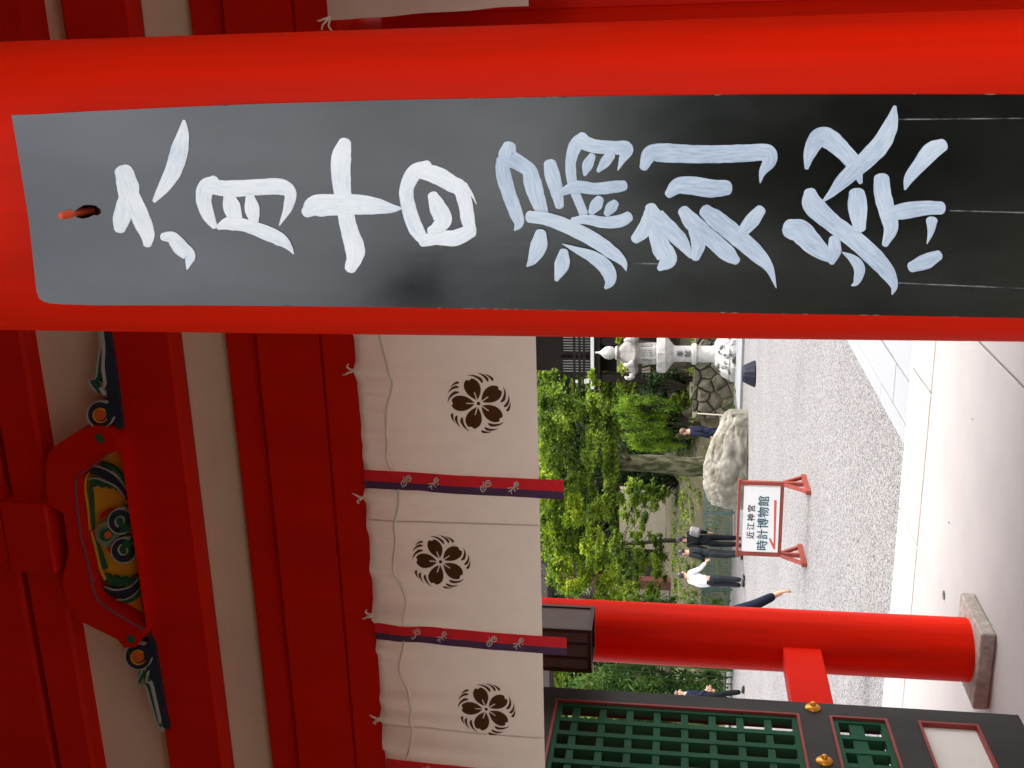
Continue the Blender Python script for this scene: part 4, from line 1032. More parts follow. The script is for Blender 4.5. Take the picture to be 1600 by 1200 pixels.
# ---------------- boulder
BC = aZ(1169, 730, -.32); BK = (BC-CAM).length/F_PX
bm = bmesh.new(); bmesh.ops.create_icosphere(bm, subdivisions=6, radius=1)
prof = [(-1.0, .20), (-.93, .62), (-.78, .86), (-.5, .98), (-.1, 1.0), (.15, .93), (.38, .74), (.6, .52), (.8, .36), (.92, .26), (1.0, .08)]
bm.verts.ensure_lookup_table()
for v in bm.verts:
    c = v.co.copy(); t = max(-1, min(1, c.x))
    top = np.interp(t, [p[0] for p in prof], [p[1] for p in prof]); ring = math.sqrt(max(1e-6, 1-t*t))
    zz = c.z/ring if ring > .05 else 0; yy = c.y/ring if ring > .05 else 0
    zz = math.copysign(abs(zz)**.8, zz)
    n1 = noise.fractal(c*1.7+Vector((3, 1, 2)), 1.0, 2.0, 5); rg = abs(noise.noise(c*2.3+Vector((7, 2, 0)))); rg2 = abs(noise.noise(c*4.6+Vector((1, 8, 3))))
    dsp = 1+.07*n1-.15*max(0, .16-rg)/.16*.5-.05*max(0, .14-rg2)/.14
    v.co = Vector((t*1.30, yy*.62*(.55+.45*top)*dsp*math.sqrt(ring), (.52+(zz)*(.66*top if zz > 0 else .6))*1.0*(dsp if zz > 0 else 1)*(1 if zz > 0 else 1)))
    v.co.z = v.co.z*1.12-.20
bm.verts.index_update()
bo_ = MB().add([Vector((BC.x, BC.y+.55, -.32))+Matrix.Rotation(YAW*1.0, 3, 'Z') @ v.co for v in bm.verts], [[q.index for q in f.verts] for f in bm.faces]); bm.free()
boul = bo_.build('boulder', 'rock', smooth='all')
tag(boul, 'large pale grey boulder on the gravel behind the museum sign', 'boulder')
# thin stick propped between wall and boulder
a, b = aY(1090, 646, BC.y+1.2), aY(1150, 650, BC.y+1.2)
tag(MB().tube([a, (a+b)/2, b], .018, 6).build('bamboo_stick', 'bamboo'), 'thin pale stick standing at the right end of the boulder', 'stick')

# ---------------- green metal fence
fa, fb_ = aZ(1147, 775, -.32), aZ(1147, 990, -.32)
fy0 = 31.3
fen = empty('metal_fence', (-15, fy0, -.32), label='blue-green metal fence of upright bars behind the visitors', cat='fence')
fx0, fx1 = -20.5, -12.6
FH = .93
post = None
nP = int((fx1-fx0)/1.3)
for i in range(nP+1):
    xx = fx0+(fx1-fx0)*i/nP
    MB().box(xx-.03, fy0-.03, -.34, xx+.03, fy0+.03, -.32+FH+.04).build('post', 'fence', fen)
for z0, z1 in ((.90, .94), (.60, .63), (.08, .12)):
    MB().box(fx0, fy0-.02, -.32+z0, fx1, fy0+.02, -.32+z1).build('rail', 'fence', fen)
proto = MB().box(-.012, -.012, 0, .012, .012, .50).build('bar', 'fence', fen, local=True)
xx = fx0+.05; first = True
while xx < fx1:
    loc = (xx+15, 0, .12)
    if first: proto.location = loc; first = False
    else: share(proto, fen, loc)
    xx += .085
# ornament: pierced wavy band along the top
mb = MB()
ring = [(math.cos(2*math.pi*i/10), math.sin(2*math.pi*i/10)) for i in range(10)]
orn = MB().prism([(.075*a_, .13*b_) for a_, b_ in ring], [[(.045*a_, .095*b_) for a_, b_ in ring]], lambda p_, q_, d: (p_, d, q_), -.012, .012).build('ornament', 'fence', fen, local=True)
xx = fx0+.09; first = True
while xx < fx1-.05:
    loc = (xx+15, 0, .765)
    if first: orn.location = loc; first = False
    else: share(orn, fen, loc)
    xx += .16

# ---------------- timber hall beyond the lantern
HY = 40.0
hl = aY(925, 603, HY); hz = hl.z; hk = (hl-CAM).length/F_PX
hall = empty('timber_hall', (hl.x+6, HY, 1.5), label='dark timber hall with barred windows and a white veranda edge behind the lantern', cat='building')
hx0, hx1 = hl.x, hl.x+14
MB().box(hx0+.25, HY+1.2, hz-2.6, hx1, HY+8, hz+5).build('wall', 'woodd', hall)
MB().box(hx0-.05, HY-.25, hz-.10, hx1, HY+1.3, hz+.03).build('veranda_edge', 'whitep', hall)
MB().box(hx0-.22, HY-.10, hz-.32, hx1, HY+1.2, hz-.102).build('veranda_beam', 'woodd', hall)
MB().box(hx0-.7, HY-.05, hz-.31, hx0-.221, HY+.2, hz-.12).build('beam_nose', 'woodd', hall)
MB().box(hx0-.86, HY-.06, hz-.32, hx0-.701, HY+.21, hz-.11).build('beam_end', 'whitep', hall)
rl = 0
for xr in (913, 906, 898):
    zr = aY(xr, 600, HY).z
    MB().box(hx0-.2, HY-.12, zr-.05, hx1, HY-.04, zr+.04).build('handrail', 'woodd', hall)
for (x, y, sx, sz) in ((901, 596, 2.5, 3), (914, 596, 4, 2), (918, 595, 4, 3.6)):
    q = aY(x, y, HY-.16); MB().box(q.x-sx*hk*.9, HY-.19, q.z-sz*hk*.6, q.x+sx*hk*.9, HY-.125, q.z+sz*hk*.6).build('rail_end', 'whitep', hall)
def window(y0, y1, x0, x1):
    a, b = aY(x1, y1, HY+1.15), aY(x0, y0, HY+1.15)
    fw = MB().prism([(a.x-.08, a.z-.08), (b.x+.08, a.z-.08), (b.x+.08, b.z+.08), (a.x-.08, b.z+.08)], [[(a.x, a.z), (b.x, a.z), (b.x, b.z), (a.x, b.z)]], lambda p_, q_, d: (p_, d, q_), HY+1.06, HY+1.19).build('window', 'woodd', hall)
    MB().box(a.x, HY+1.14, a.z, b.x, HY+1.18, b.z).build('pane', 'shoji', fw)
    n = max(2, int(round((b.x-a.x)/(4.2*hk))))
    for i in range(n+1):
        xx = a.x+(b.x-a.x)*i/n
        MB().box(xx-.028, HY+1.09, a.z, xx+.028, HY+1.139, b.z).build('slat', 'woodd', fw)
window(500, 550, 879, 922); window(561, 582, 879, 922); window(440, 488, 879, 922)
for y in (505, 533, 590):
    q = aY(960, y, HY+.1); MB().box(q.x-.14, HY, hz-3.2, q.x+.14, HY+.28, hz-.321).build('post', 'woodd', hall)
MB().box(hx0+.3, HY+.9, hz-2.2, hx1, HY+1.0, hz-.9).build('plaster_panel', 'palewall', hall)
MB().box(hx0-.2, HY+.05, hz-1.9, hx1, HY+.22, hz-1.68).build('tie_beam', 'woodd', hall)
MB().add([(hx0-2.2, HY-2.6, hz+4.3), (hx1, HY-2.6, hz+4.3), (hx1, HY+5, hz+8), (hx0-.5, HY+5, hz+8), (hx0-2.2, HY-2.6, hz+4.6), (hx1, HY-2.6, hz+4.6), (hx1, HY+5, hz+8.4), (hx0-.5, HY+5, hz+8.4)],
         [(0, 1, 2, 3), (4, 5, 6, 7), (0, 1, 5, 4), (1, 2, 6, 5), (2, 3, 7, 6), (3, 0, 4, 7)]).build('roof', 'woodd', hall)

# pale wall and red-brown gate posts far behind the trees
q0, q1 = aY(1040, 850, 46), aY(968, 770, 46)
MB().box(q0.x-.3, 46, q0.z-2.5, q1.x+.2, 46.3, q1.z).build('tmp', 'palewall').name = 'plaster_wall'
tag(bpy.data.objects['plaster_wall'] if 'plaster_wall' in bpy.data.objects and bpy.data.objects['plaster_wall'].parent is None else [o for o in bpy.data.objects if o.name.startswith('plaster_wall') and o.parent is None][0], 'long pale plaster wall glimpsed behind the trees above the bank', 'wall')
pv = aY(940, 925, 41)
pav = empty('red_pavilion', (pv.x, 41, bank_z(pv.x, 41)), label='red-brown timber pavilion half hidden by trees above the left column', cat='building')
pk = (pv-CAM).length/F_PX
for y in (908, 960):
    q = aY(910, y, 41); MB().box(q.x-.2, 40.9, bank_z(q.x, 41)-.2, q.x+.2, 41.3, aY(872, y, 41).z).build('post', 'redwood', pav)
zt = aY(883, 920, 41)
for xa, xb in ((886, 893), (925, 931)):
    za, zb = aY(xb, 925, 41).z, aY(xa, 925, 41).z
    MB().box(zt.x-4, 40.95, za, zt.x+.9, 41.22, zb).build('beam', 'redwood', pav)
MB().box(zt.x-3.4, 41.4, bank_z(zt.x, 41), zt.x+.3, 41.5, aY(895, 925, 41).z).build('wall', 'palewall', pav)
MB().add([(zt.x-5, 39.8, zt.z+.4), (zt.x+1.6, 39.8, zt.z+.4), (zt.x+1.2, 42.4, zt.z+1.9), (zt.x-5, 42.4, zt.z+1.9), (zt.x-5, 39.8, zt.z+.6), (zt.x+1.6, 39.8, zt.z+.6), (zt.x+1.2, 42.4, zt.z+2.1), (zt.x-5, 42.4, zt.z+2.1)],
         [(0, 1, 2, 3), (4, 5, 6, 7), (0, 1, 5, 4), (1, 2, 6, 5), (2, 3, 7, 6), (3, 0, 4, 7)]).build('roof', 'woodd', pav)

# =================================================================== VEGETATION
def leaves(clumps, size, droop=.0, aspect=.55, dens=1.0):
    """clumps: (x, y, z, rx, ry, rz, n) - leaf-sized folded faces through each clump's volume"""
    Vs = []; 
    for (x, y, z, rx, ry, rz, n) in clumps:
        n = int(n*dens)
        d = nrng.normal(size=(n, 3)); d /= np.linalg.norm(d, axis=1)[:, None]
        r = np.abs(nrng.normal(0, .62, n))
        Vs.append(np.array((x, y, z))+d*r[:, None]*np.array((rx, ry, rz)))
    c = np.concatenate(Vs); n = len(c)
    a = nrng.normal(size=(n, 3)); a[:, 2] = a[:, 2]*(.5)-droop; a /= np.linalg.norm(a, axis=1)[:, None]
    b = nrng.normal(size=(n, 3)); b -= a*(a*b).sum(1)[:, None]; b /= np.linalg.norm(b, axis=1)[:, None]
    s = size*nrng.uniform(.6, 1.35, n)[:, None]
    V = np.stack([c-a*s, c-b*s*aspect, c+a*s, c+b*s*aspect], 1).reshape(-1, 3)
    return V, np.arange(4*n).reshape(-1, 4)
def leaf_obj(name, clumps, size, m, parent, droop=0., aspect=.55, kind=None, dens=1.0):
    V, Fq = leaves(clumps, size, droop, aspect, dens)
    off = np.zeros(3); q = parent
    while q is not None: off += np.array(q.location); q = q.parent
    V = V-off
    me = bpy.data.meshes.new(name); n = len(Fq)
    me.vertices.add(len(V)); me.vertices.foreach_set('co', V.astype(np.float32).ravel())
    me.loops.add(4*n); me.loops.foreach_set('vertex_index', Fq.ravel().astype(np.int32))
    me.polygons.add(n); me.polygons.foreach_set('loop_start', np.arange(0, 4*n, 4, dtype=np.int32))
    me.update(calc_edges=True); me.validate()
    me.materials.append(M[m]); o = bpy.data.objects.new(name, me); COL.objects.link(o)
    if parent is not None: o.parent = parent
    if kind: o['kind'] = kind
    return o
def pixclumps(spec, Y, jit=.8, split=9):
    """spec rows: (x, y, rx, ry, n) read off the picture at distance Y"""
    out = []
    for (x, y, ra, rb, n) in spec:
        Yj = Y+rnd.uniform(-jit, jit); p = aY(x, y, Yj); k = (p-CAM).length/F_PX
        if rb < 8 or split < 2: out.append((p.x, p.y, p.z, rb*k, max(.3, rb*k*.8), ra*k, n)); continue
        for i in range(split):
            a = rnd.uniform(0, 6.283); q = math.sqrt(rnd.random()); e = rnd.uniform(.22, .5)
            out.append((p.x+math.cos(a)*q*rb*k*.95, p.y+rnd.uniform(-.6, .6)*rb*k, p.z+math.sin(a)*q*ra*k*.95, rb*k*e*1.25, rb*k*e, ra*k*e*.75, int(n/split*e/.36)))
    return out
def limb(mb, a, b, r0, r1, wob=.1, n=6, sides=8):
    a, b = Vector(a), Vector(b); L = (b-a).length; P = []; Rr = []
    for i in range(n+1):
        t = i/n; p = a.lerp(b, t)+Vector((noise.noise(a+Vector((t*3, 1, 0))), noise.noise(a+Vector((t*3, 7, 2))), .3*noise.noise(a+Vector((t*3, 3, 5)))))*wob*L*math.sin(math.pi*t)
        P.append(p); Rr.append(r0+(r1-r0)*t)
    mb.tube(P, Rr, sides)
def tree(name, label, cat, base, trunk_top, r0, r1, clumps, leafsize, m, bark='barkd', group=None, droop=.15, limbs=True, aspect=.55, dens=1.0):
    root = empty(name, base, label=label, cat=cat, group=group)
    mb = MB(); bz = Vector(base); P = [bz+Vector((0, 0, -.3))]; tt = Vector(trunk_top)
    n = 9; Pp = []; Rr = []
    for i in range(n+1):
        t = i/n; p = bz.lerp(tt, t)+Vector((noise.noise(bz+Vector((t*2, 0, 0))), noise.noise(bz+Vector((0, t*2, 4))), 0))*.12*(tt-bz).length*math.sin(math.pi*t)*.6
        Pp.append(p-Vector((0, 0, .25 if i == 0 else 0))); Rr.append((r0+(r1-r0)*t)*(1.45 if i == 0 else 1.12 if i == 1 else 1))
    mb.tube(Pp, Rr, 14)
    if limbs:
        for c in clumps[::max(1, len(clumps)//14)]:
            s = Pp[rnd.randint(7, n)]; limb(mb, s, (c[0], c[1], c[2]), min(.035, r1*.3), .010, wob=.22)
    mb.build('trunk', bark, root, smooth='all')
    leaf_obj('crown', clumps, leafsize, m, root, droop, aspect, dens=dens)
    return root

# the big mossy tree behind the boulder
bt = aZ(1150, 722, -.32); bY = 31.8
tb_ = aY(1112, 724, bY); tt_ = aY(945, 722, bY)
cl = pixclumps([(905, 720, 30, 40, 900), (880, 690, 28, 40, 900), (915, 655, 26, 36, 800), (870, 645, 26, 36, 700), (930, 620, 20, 26, 500), (895, 630, 24, 22, 600), (858, 622, 16, 20, 400), (860, 700, 22, 50, 800),
                 (855, 745, 22, 36, 600), (930, 700, 20, 30, 420), (940, 745, 22, 28, 420), (905, 770, 24, 28, 500), (925, 800, 22, 22, 350), (926, 592, 12, 14, 160), (862, 590, 12, 14, 200), (952, 712, 16, 26, 460), (950, 735, 14, 22, 360), (945, 675, 20, 26, 600), (955, 650, 14, 18, 300), (835, 690, 24, 60, 900), (835, 760, 24, 60, 700)], bY-1.0, 1.3)
big = tree('broadleaf_tree', 'big tree with a thick mossy trunk right behind the boulder', 'tree', (tb_.x, bY, min(tb_.z, -.1)-.25), tt_, .33, .24, cl, .052, 'lf_mid', 'bark', dens=5.0)
# bright tree whose branches hang in the middle
bY = 29.8
cl = pixclumps([(865, 800, 22, 34, 1000), (890, 840, 24, 34, 1000), (870, 870, 24, 30, 900), (900, 800, 20, 26, 700), (925, 850, 20, 26, 500), (905, 890, 22, 22, 500), (875, 905, 22, 20, 350), (895, 925, 16, 18, 260), (930, 905, 18, 20, 320), (850, 760, 20, 26, 500),
                 (945, 880, 18, 22, 350), (835, 830, 26, 80, 1200), (955, 925, 20, 22, 420), (935, 945, 18, 18, 260), (890, 770, 16, 18, 330)], bY, 1.2)
b0_ = aY(1120, 1010, bY+1.5)
tree('maple_tree', 'bright yellow-green maple hanging over the court above the sign', 'tree', (b0_.x, bY+1.6, -.3), aY(900, 930, bY+.8), .13, .06, cl, .052, 'lf_bright', 'barkd', dens=5.2)
# mid green tree with low boughs between boulder and pavilion
bY = 33.0
cl = pixclumps([(985, 775, 22, 22, 520), (1005, 790, 20, 18, 420), (960, 770, 20, 24, 480), (995, 860, 24, 18, 420), (1010, 880, 22, 18, 420), (975, 890, 22, 22, 520), (1000, 915, 20, 18, 380), (1030, 895, 16, 16, 280), (1020, 925, 12, 14, 200),
                 (950, 850, 20, 24, 420), (1020, 765, 14, 14, 240), (1030, 865, 14, 14, 220), (985, 935, 18, 18, 300), (965, 915, 18, 20, 320), (940, 800, 18, 22, 320), (1035, 775, 10, 12, 120), (998, 812, 14, 16, 300), (965, 845, 14, 16, 300), (995, 842, 12, 12, 220), (1025, 845, 12, 14, 220), (1005, 770, 16, 14, 300), (978, 800, 10, 14, 180), (1022, 790, 7, 10, 110)], bY, .9)
q = aY(1060, 842, bY+.8)
tree('bushy_tree', 'mid green tree with layered low boughs over the brown bank', 'tree', (q.x, bY+.8, bank_z(q.x, bY+.8)-.1), aY(960, 850, bY+.5), .10, .04, cl, .050, 'lf_mid', 'barkd', dens=4.4)
# weeping shrub
bY = 35.3
wk = []
for i in range(120):
    y = rnd.uniform(618, 704); tier = rnd.choice((0, 0, 1, 1, 2)); top = (950, 985, 1018)[tier]+abs(y-(650, 658, 662)[tier])*(.75, .5, .35)[tier]+rnd.uniform(-6, 8)
    ln = rnd.uniform(14, 40) if tier < 2 else rnd.uniform(12, 42)
    wk.append((top+ln*.5, y, ln*.55, rnd.uniform(2.0, 3.6), int(ln*6)))
cl = pixclumps(wk, bY, .75)
q = aY(1085, 660, bY)
tree('weeping_shrub', 'light green weeping shrub with drooping strands right of the mossy trunk', 'shrub', (q.x, bY, bank_z(q.x, bY)-.1), aY(970, 658, bY), .07, .03, cl, .040, 'lf_weep', 'barkd', droop=1.3, aspect=.34, dens=1.4)
# dark round shrubs by the lantern
for (xx, yy, ra, rb, n, mm, lab) in ((1022, 603, 26, 22, 1500, 'lf_dark', 'dark green rounded shrub just left of the stone lantern'), (1055, 590, 20, 20, 1000, 'lf_dark', 'dark green shrub low beside the lantern shaft'),
                                      (1063, 625, 18, 22, 1100, 'lf_mid', 'green shrub on top of the mossy stone wall'), (1000, 632, 18, 16, 700, 'lf_mid', 'small leafy shrub above the rounded dark shrub'), (1075, 692, 14, 10, 300, 'lf_dark', 'dark leafy shrub beside the mossy trunk'), (1094, 610, 12, 26, 500, 'lf_mid', 'low fern trailing over the top of the stone wall')):
    Y = 35.2+rnd.uniform(-.4, .6); q = aY(xx+ra, yy, Y)
    cl = pixclumps([(xx+rnd.uniform(-.5, .5)*ra, yy+rnd.uniform(-.5, .5)*rb, ra*.6, rb*.6, n//5) for _ in range(6)], Y, .4)
    root = empty('shrub', (q.x, Y, q.z), label=lab, cat='shrub', group='shrubs by the stone lantern')
    mb = MB()
    for c in cl: limb(mb, (q.x, Y, q.z-.5), c[:3], .03, .008)
    mb.build('stem', 'barkd', root); leaf_obj('foliage', cl, .06, mm, root, .1)
cl = pixclumps([(972, 545, 8, 22, 220), (968, 525, 10, 12, 160), (975, 575, 9, 10, 160)], 33.9, .3)
q = aY(1000, 560, 34.2); root = empty('shrub', (q.x, 34.2, .2), label='yellow-green twigs showing behind the lantern roof', cat='shrub', group='shrubs by the stone lantern')
mb = MB(); [limb(mb, (q.x, 34.2, .2), c[:3], .03, .01) for c in cl]; mb.build('stem', 'barkd', root); leaf_obj('foliage', cl, .06, 'lf_bright', root)
for i, (xx, yy, ra, rb, mm, lab) in enumerate(((1035, 660, 34, 40, 'lf_dark', 'dark evergreen bush behind the weeping shrub'), (1000, 690, 30, 26, 'lf_dark', 'dark bush between the weeping shrub and the mossy trunk'),
        (1020, 752, 30, 22, 'lf_dark', 'dark bush just left of the mossy trunk'), (975, 620, 26, 26, 'lf_mid', 'leafy bush in front of the hall end'), (1022, 945, 26, 20, 'lf_dark', 'dark bush on the bank beside the red column'), (985, 960, 30, 30, 'lf_mid', 'leafy bush behind the red column'))):
    Y = 36.5+.5*i; q = aY(xx+ra, yy, Y)
    cl = pixclumps([(xx+rnd.uniform(-.6, .6)*ra, yy+rnd.uniform(-.6, .6)*rb, ra*.55, rb*.55, 420) for _ in range(9)], Y, .6)
    root = empty('bush', (q.x, Y, bank_z(q.x, Y)), label=lab, cat='bush', group='bushes on the bank')
    mb = MB()
    for c in cl: limb(mb, (q.x, Y, bank_z(q.x, Y)-.1), c[:3], .04, .01)
    mb.build('stem', 'barkd', root); leaf_obj('foliage', cl, .075, mm, root, .1)
# hedge seen in the gap between column and door
hx_, hy_ = aY(1120, 1085, 29).x, 29.5
hd = empty('bamboo_hedge', (hx_, hy_, -.32), label='tall green bamboo hedge seen between the red column and the lattice door', cat='hedge')
cl = []
for i in range(60):
    x = hx_+rnd.uniform(-2.5, 2.4); y = hy_+rnd.uniform(-.4, .8); h = rnd.uniform(3.0, 4.2)
    for j in range(6): cl.append((x+rnd.uniform(-.12, .12), y, -.1+h*(j+.6)/5.2, .24, .24, .5, 60))
mb = MB()
for i in range(34):
    x = hx_+rnd.uniform(-2.5, 2.4); mb.tube([(x, hy_+rnd.uniform(-.4, .6), -.4), (x+rnd.uniform(-.1, .1), hy_, 3.6)], .022, 5)
mb.build('stem', 'lf_bamboo', hd); leaf_obj('foliage', cl, .09, 'lf_bamboo', hd, .9, .3)
# background: trees on the hill, one by one, then the wood as a mass
kinds = [('lf_dark', 'barkd'), ('lf_mid', 'barkd'), ('lf_dark', 'barkd')]
spots = [(-27, 47), (-23.5, 50), (-20, 48), (-17.5, 51.5), (-14.8, 49), (-12.5, 52), (-24.5, 42.5), (-29, 43)]
labs = ['dark evergreen tree on the hillside at the far left', 'tall mid green tree on the hillside above the pavilion', 'dark evergreen behind the bright maple', 'mid green tree behind the pale plaster wall', 'dark evergreen behind the mossy tree crown',
        'tall dark tree behind the timber hall', 'mid green tree beside the red-brown pavilion', 'dark tree seen above the bamboo hedge']
for i, (x, y) in enumerate(spots):
    z0 = bank_z(x, y); H_ = rnd.uniform(7, 10); cl = []
    for k in range(22):
        t = rnd.random(); w = 2.3*math.sin(math.pi*(.18+.75*t)); a = rnd.uniform(0, 6.28)
        cl.append((x+math.cos(a)*w*rnd.uniform(.2, 1), y+math.sin(a)*w*rnd.uniform(.2, 1), z0+.8+t*H_, .9, .9, .8, 330))
    tree('hill_tree', labs[i], 'tree', (x, y, z0-.2), (x+rnd.uniform(-.3, .3), y, z0+H_*.8), .2, .08, cl, .15, kinds[i % 3][0], 'barkd', group='trees on the hillside')
cl = []
for i in range(520):
    x = rnd.uniform(-46, 14); y = rnd.uniform(54, 66); z0 = bank_z(x, min(y, 90)); cl.append((x, y, z0+rnd.uniform(.5, 12.5), 1.9, 1.4, 1.5, 150))
fo = leaf_obj('forest', cl, .27, 'lf_dark', None, .1, kind='stuff'); fo['label'] = 'dense dark wood filling the background on the hill'
# ground cover on the bank
cl = [];
for i in range(420):
    x = rnd.uniform(-24, -7); y = rnd.uniform(32.4, 38.5); cl.append((x, y, bank_z(x, y)+.06, .30, .30, .09, 26))
gc = leaf_obj('ground_cover', cl, .05, 'lf_mid', None, .0, kind='stuff'); gc['label'] = 'low green plants scattered on the leaf-covered bank'
# a few fallen leaves on the gravel and the floor
mb = MB()
for i in range(100):
    x, y = (rnd.uniform(-12, -1), rnd.uniform(8.2, 30)) if i < 95 else (rnd.uniform(-4.5, -1.2), rnd.uniform(4.6, 7.2))
    z = -.305 if y > 8 else .004
    a = rnd.uniform(0, 6.28); q = rnd.uniform(.008, .018); c, sn = math.cos(a)*q, math.sin(a)*q
    mb.add([(x-c, y-sn, z+.004), (x+sn*.5, y-c*.5, z+.002), (x+c, y+sn, z+.009), (x-sn*.5, y+c*.5, z+.012)], [(0, 1, 2, 3)])
M['deadleaf'] = mat('dead_leaf', (.13, .08, .03), (.07, .06, .02), rough=.9, scale=.7)
fl2 = mb.build('fallen_leaves', 'deadleaf', fixn=False, kind='stuff'); fl2['label'] = 'a few dry leaves scattered over the gravel and paving'
# trees in front of the gate, behind the photographer (mirrored in the black signboard)
front = [(-9.2, -14, 7.6), (-4.9, -12.5, 6.6), (-13.0, -14, 7.8), (-2.6, -17, 3.6), (.6, -17, 2.7), (4.0, -16, 2.9), (7.6, -15, 4.4)]
fl_ = ['tall tree before the gate, leftmost', 'broad tree before the gate', 'tallest tree before the gate', 'low tree straight before the gate', 'low tree before the gate, beside its twin', 'round tree before the gate', 'rightmost round tree before the gate']
for i, (x, y, H_) in enumerate(front):
    cl = [(x+rnd.uniform(-1.9, 1.9), y+rnd.uniform(-1.5, 1.5), -3.8+rnd.uniform(0, 1)**.8*(H_+3.0), 1.0, 1.0, .9, 200) for k in range(44)]
    tree('garden_tree', fl_[i], 'tree', (x, y, -4.2), (x, y, H_*.7), .2, .08, cl, .17, 'lf_dark', 'barkd', group='trees before the gate')

# =================================================================== PEOPLE
def skin_mesh(name, joints, edges, radii, mats, parent, sub=2, root=0, matfn=None):
    me = bpy.data.meshes.new(name); me.from_pydata([Vector(j) for j in joints], edges, [])
    o = bpy.data.objects.new(name, me); COL.objects.link(o)
    sk = o.modifiers.new('skin', 'SKIN'); sk.use_smooth_shade = True
    for i, d in enumerate(me.skin_vertices[0].data):
        r = radii[i]; d.radius = r if hasattr(r, '__len__') else (r, r); d.use_root = (i == root)
    sb = o.modifiers.new('sub', 'SUBSURF'); sb.levels = sub; sb.render_levels = sub
    bpy.context.view_layer.update()
    m2 = bpy.data.meshes.new_from_object(o.evaluated_get(bpy.context.evaluated_depsgraph_get()))
    bpy.data.objects.remove(o); m2.materials.clear()
    for q in mats: m2.materials.append(M[q])
    m2.polygons.foreach_set('use_smooth', [True]*len(m2.polygons))
    ob = bpy.data.objects.new(name, m2); COL.objects.link(ob); ob.parent = parent
    return ob
def person(loc, rz, label, hgt=1.68, jacket='suitnavy', trousers='suitnavy', hair='hairb', shirt=True, lean=0., armR=None, armL=None, stride=.0, headturn=0., long_hair=False, jacket_len=.12):
    """x to the figure's right, y ahead, z up; metres for a 1.70 m figure, then scaled"""
    root = empty('person', loc, rz, label=label, cat='person', group='visitors in dark suits in the court')
    root.scale = (hgt/1.7,)*3
    def ln(z): return lean*(max(0, z-.95))
    hip, ch, nk, hd = (0, 0, .95), (0, ln(1.25), 1.25), (0, ln(1.46), 1.455), (0, ln(1.6)+.02, 1.585)
    shR, shL = (.175, ln(1.4), 1.40), (-.175, ln(1.4), 1.40)
    aR = armR or ((.235, ln(1.12)-.02, 1.13), (.245, ln(.9)+.05, .875)); aL = armL or ((-.235, ln(1.12)-.02, 1.13), (-.245, ln(.9)+.05, .875))
    hpR, hpL = (.095, 0, .88), (-.095, 0, .88)
    knR, knL = (.10, stride*.5+.02, .49), (-.10, -stride*.4+.02, .49); anR, anL = (.10, stride*.9, .085), (-.10, -stride*.9-.03, .085+.05*(stride > .1))
    toR, toL = (.115, stride*.9+.17, .03), (-.115, -stride*.9+.13, .03)
    hips = (0, 0, .92)
    J = [hips, (0, ln(1.1), 1.10), ch, (0, ln(1.40), 1.395), nk, (0, hd[1]-.012, 1.53), (0, hd[1]+.006, 1.60), (0, hd[1]-.004, 1.665),
         shR, aR[0], aR[1], shL, aL[0], aL[1], hpR, knR, anR, hpL, knL, anL]
    Ed = [(0, 1), (1, 2), (2, 3), (3, 4), (4, 5), (5, 6), (6, 7), (3, 8), (8, 9), (9, 10), (3, 11), (11, 12), (12, 13), (0, 14), (14, 15), (15, 16), (0, 17), (17, 18), (18, 19)]
    Ra = [(.11, .075), (.11, .075), (.13, .09), (.09, .07), .052, (.062, .07), (.076, .094), (.06, .07), .058, .042, .030, .058, .042, .030, .085, .056, .038, .085, .056, .038]
    # hands: palm and five fingers each, grown from the wrist
    for sx, w, el in ((1, 10, aR), (-1, 13, aL)):
        e, h = Vector(el[0]), Vector(el[1]); d = (h-e).normalized(); side = Vector((0, 1, 0)); side = (side-d*side.dot(d)).normalized(); out = d.cross(side)*sx
        base = len(J); pm = h+d*.055; J.append(tuple(pm)); Ra.append((.034, .020)); Ed.append((w, base))
        for k, (off, L) in enumerate(((-.030, .062), (-.010, .075), (.010, .080), (.029, .072))):
            a = h+d*.085+side*off; b = a+d*L*.55-out*.012; c = a+d*L-out*.036
            i0 = len(J); J.extend([tuple(a), tuple(b), tuple(c)]); Ra.extend([.0095, .0088, .0075]); Ed.extend([(base, i0), (i0, i0+1), (i0+1, i0+2)])
        a = h+d*.035+side*.035; b = a+d*.03+side*.02; c = b+d*.03+side*.004-out*.012
        i0 = len(J); J.extend([tuple(a), tuple(b), tuple(c)]); Ra.extend([.013, .0115, .009]); Ed.extend([(base, i0), (i0, i0+1), (i0+1, i0+2)])
    body = skin_mesh('body', J, Ed, Ra, ['skin'], root)
    # face: nose, ears and eyes
    fz, fy_ = 1.595, hd[1]
    fmb = MB(); fmb.add([(0, fy_+.112, fz-.004), (-.016, fy_+.088, fz-.012), (.016, fy_+.088, fz-.012), (0, fy_+.088, fz+.035)], [(0, 1, 2), (0, 2, 3), (0, 3, 1)])
    for sx in (-1, 1):
        fmb.lathe((sx*.082, fy_-.002, fz-.02), [(.004, 0), (.016, .012), (.018, .03), (.012, .048), (.003, .054)], 8)
    fmb.build('face', 'skin', body, local=True)
    em = MB()
    for sx in (-1, 1): em.box(sx*.031-.013, fy_+.080, fz+.016, sx*.031+.013, fy_+.089, fz+.025)
    em.box(-.022, fy_+.082, fz-.046, .022, fy_+.088, fz-.039)
    em.build('eyes_and_mouth', 'eye', body, local=True)
    # hair cap
    bm = bmesh.new(); bmesh.ops.create_icosphere(bm, subdivisions=3, radius=1); kill = []
    for v in bm.verts:
        c = v.co.copy(); 
        lim = -.15 if c.y > .25 else (-.62 if c.y < -.1 else -.35)
        if c.z < lim or (c.y > .55 and c.z < .42): kill.append(v)
        v.co = Vector((c.x*.088, c.y*.106+fy_-.006, c.z*.115+1.625))*1.0+Vector((0, 0, .004*noise.noise(c*6)))
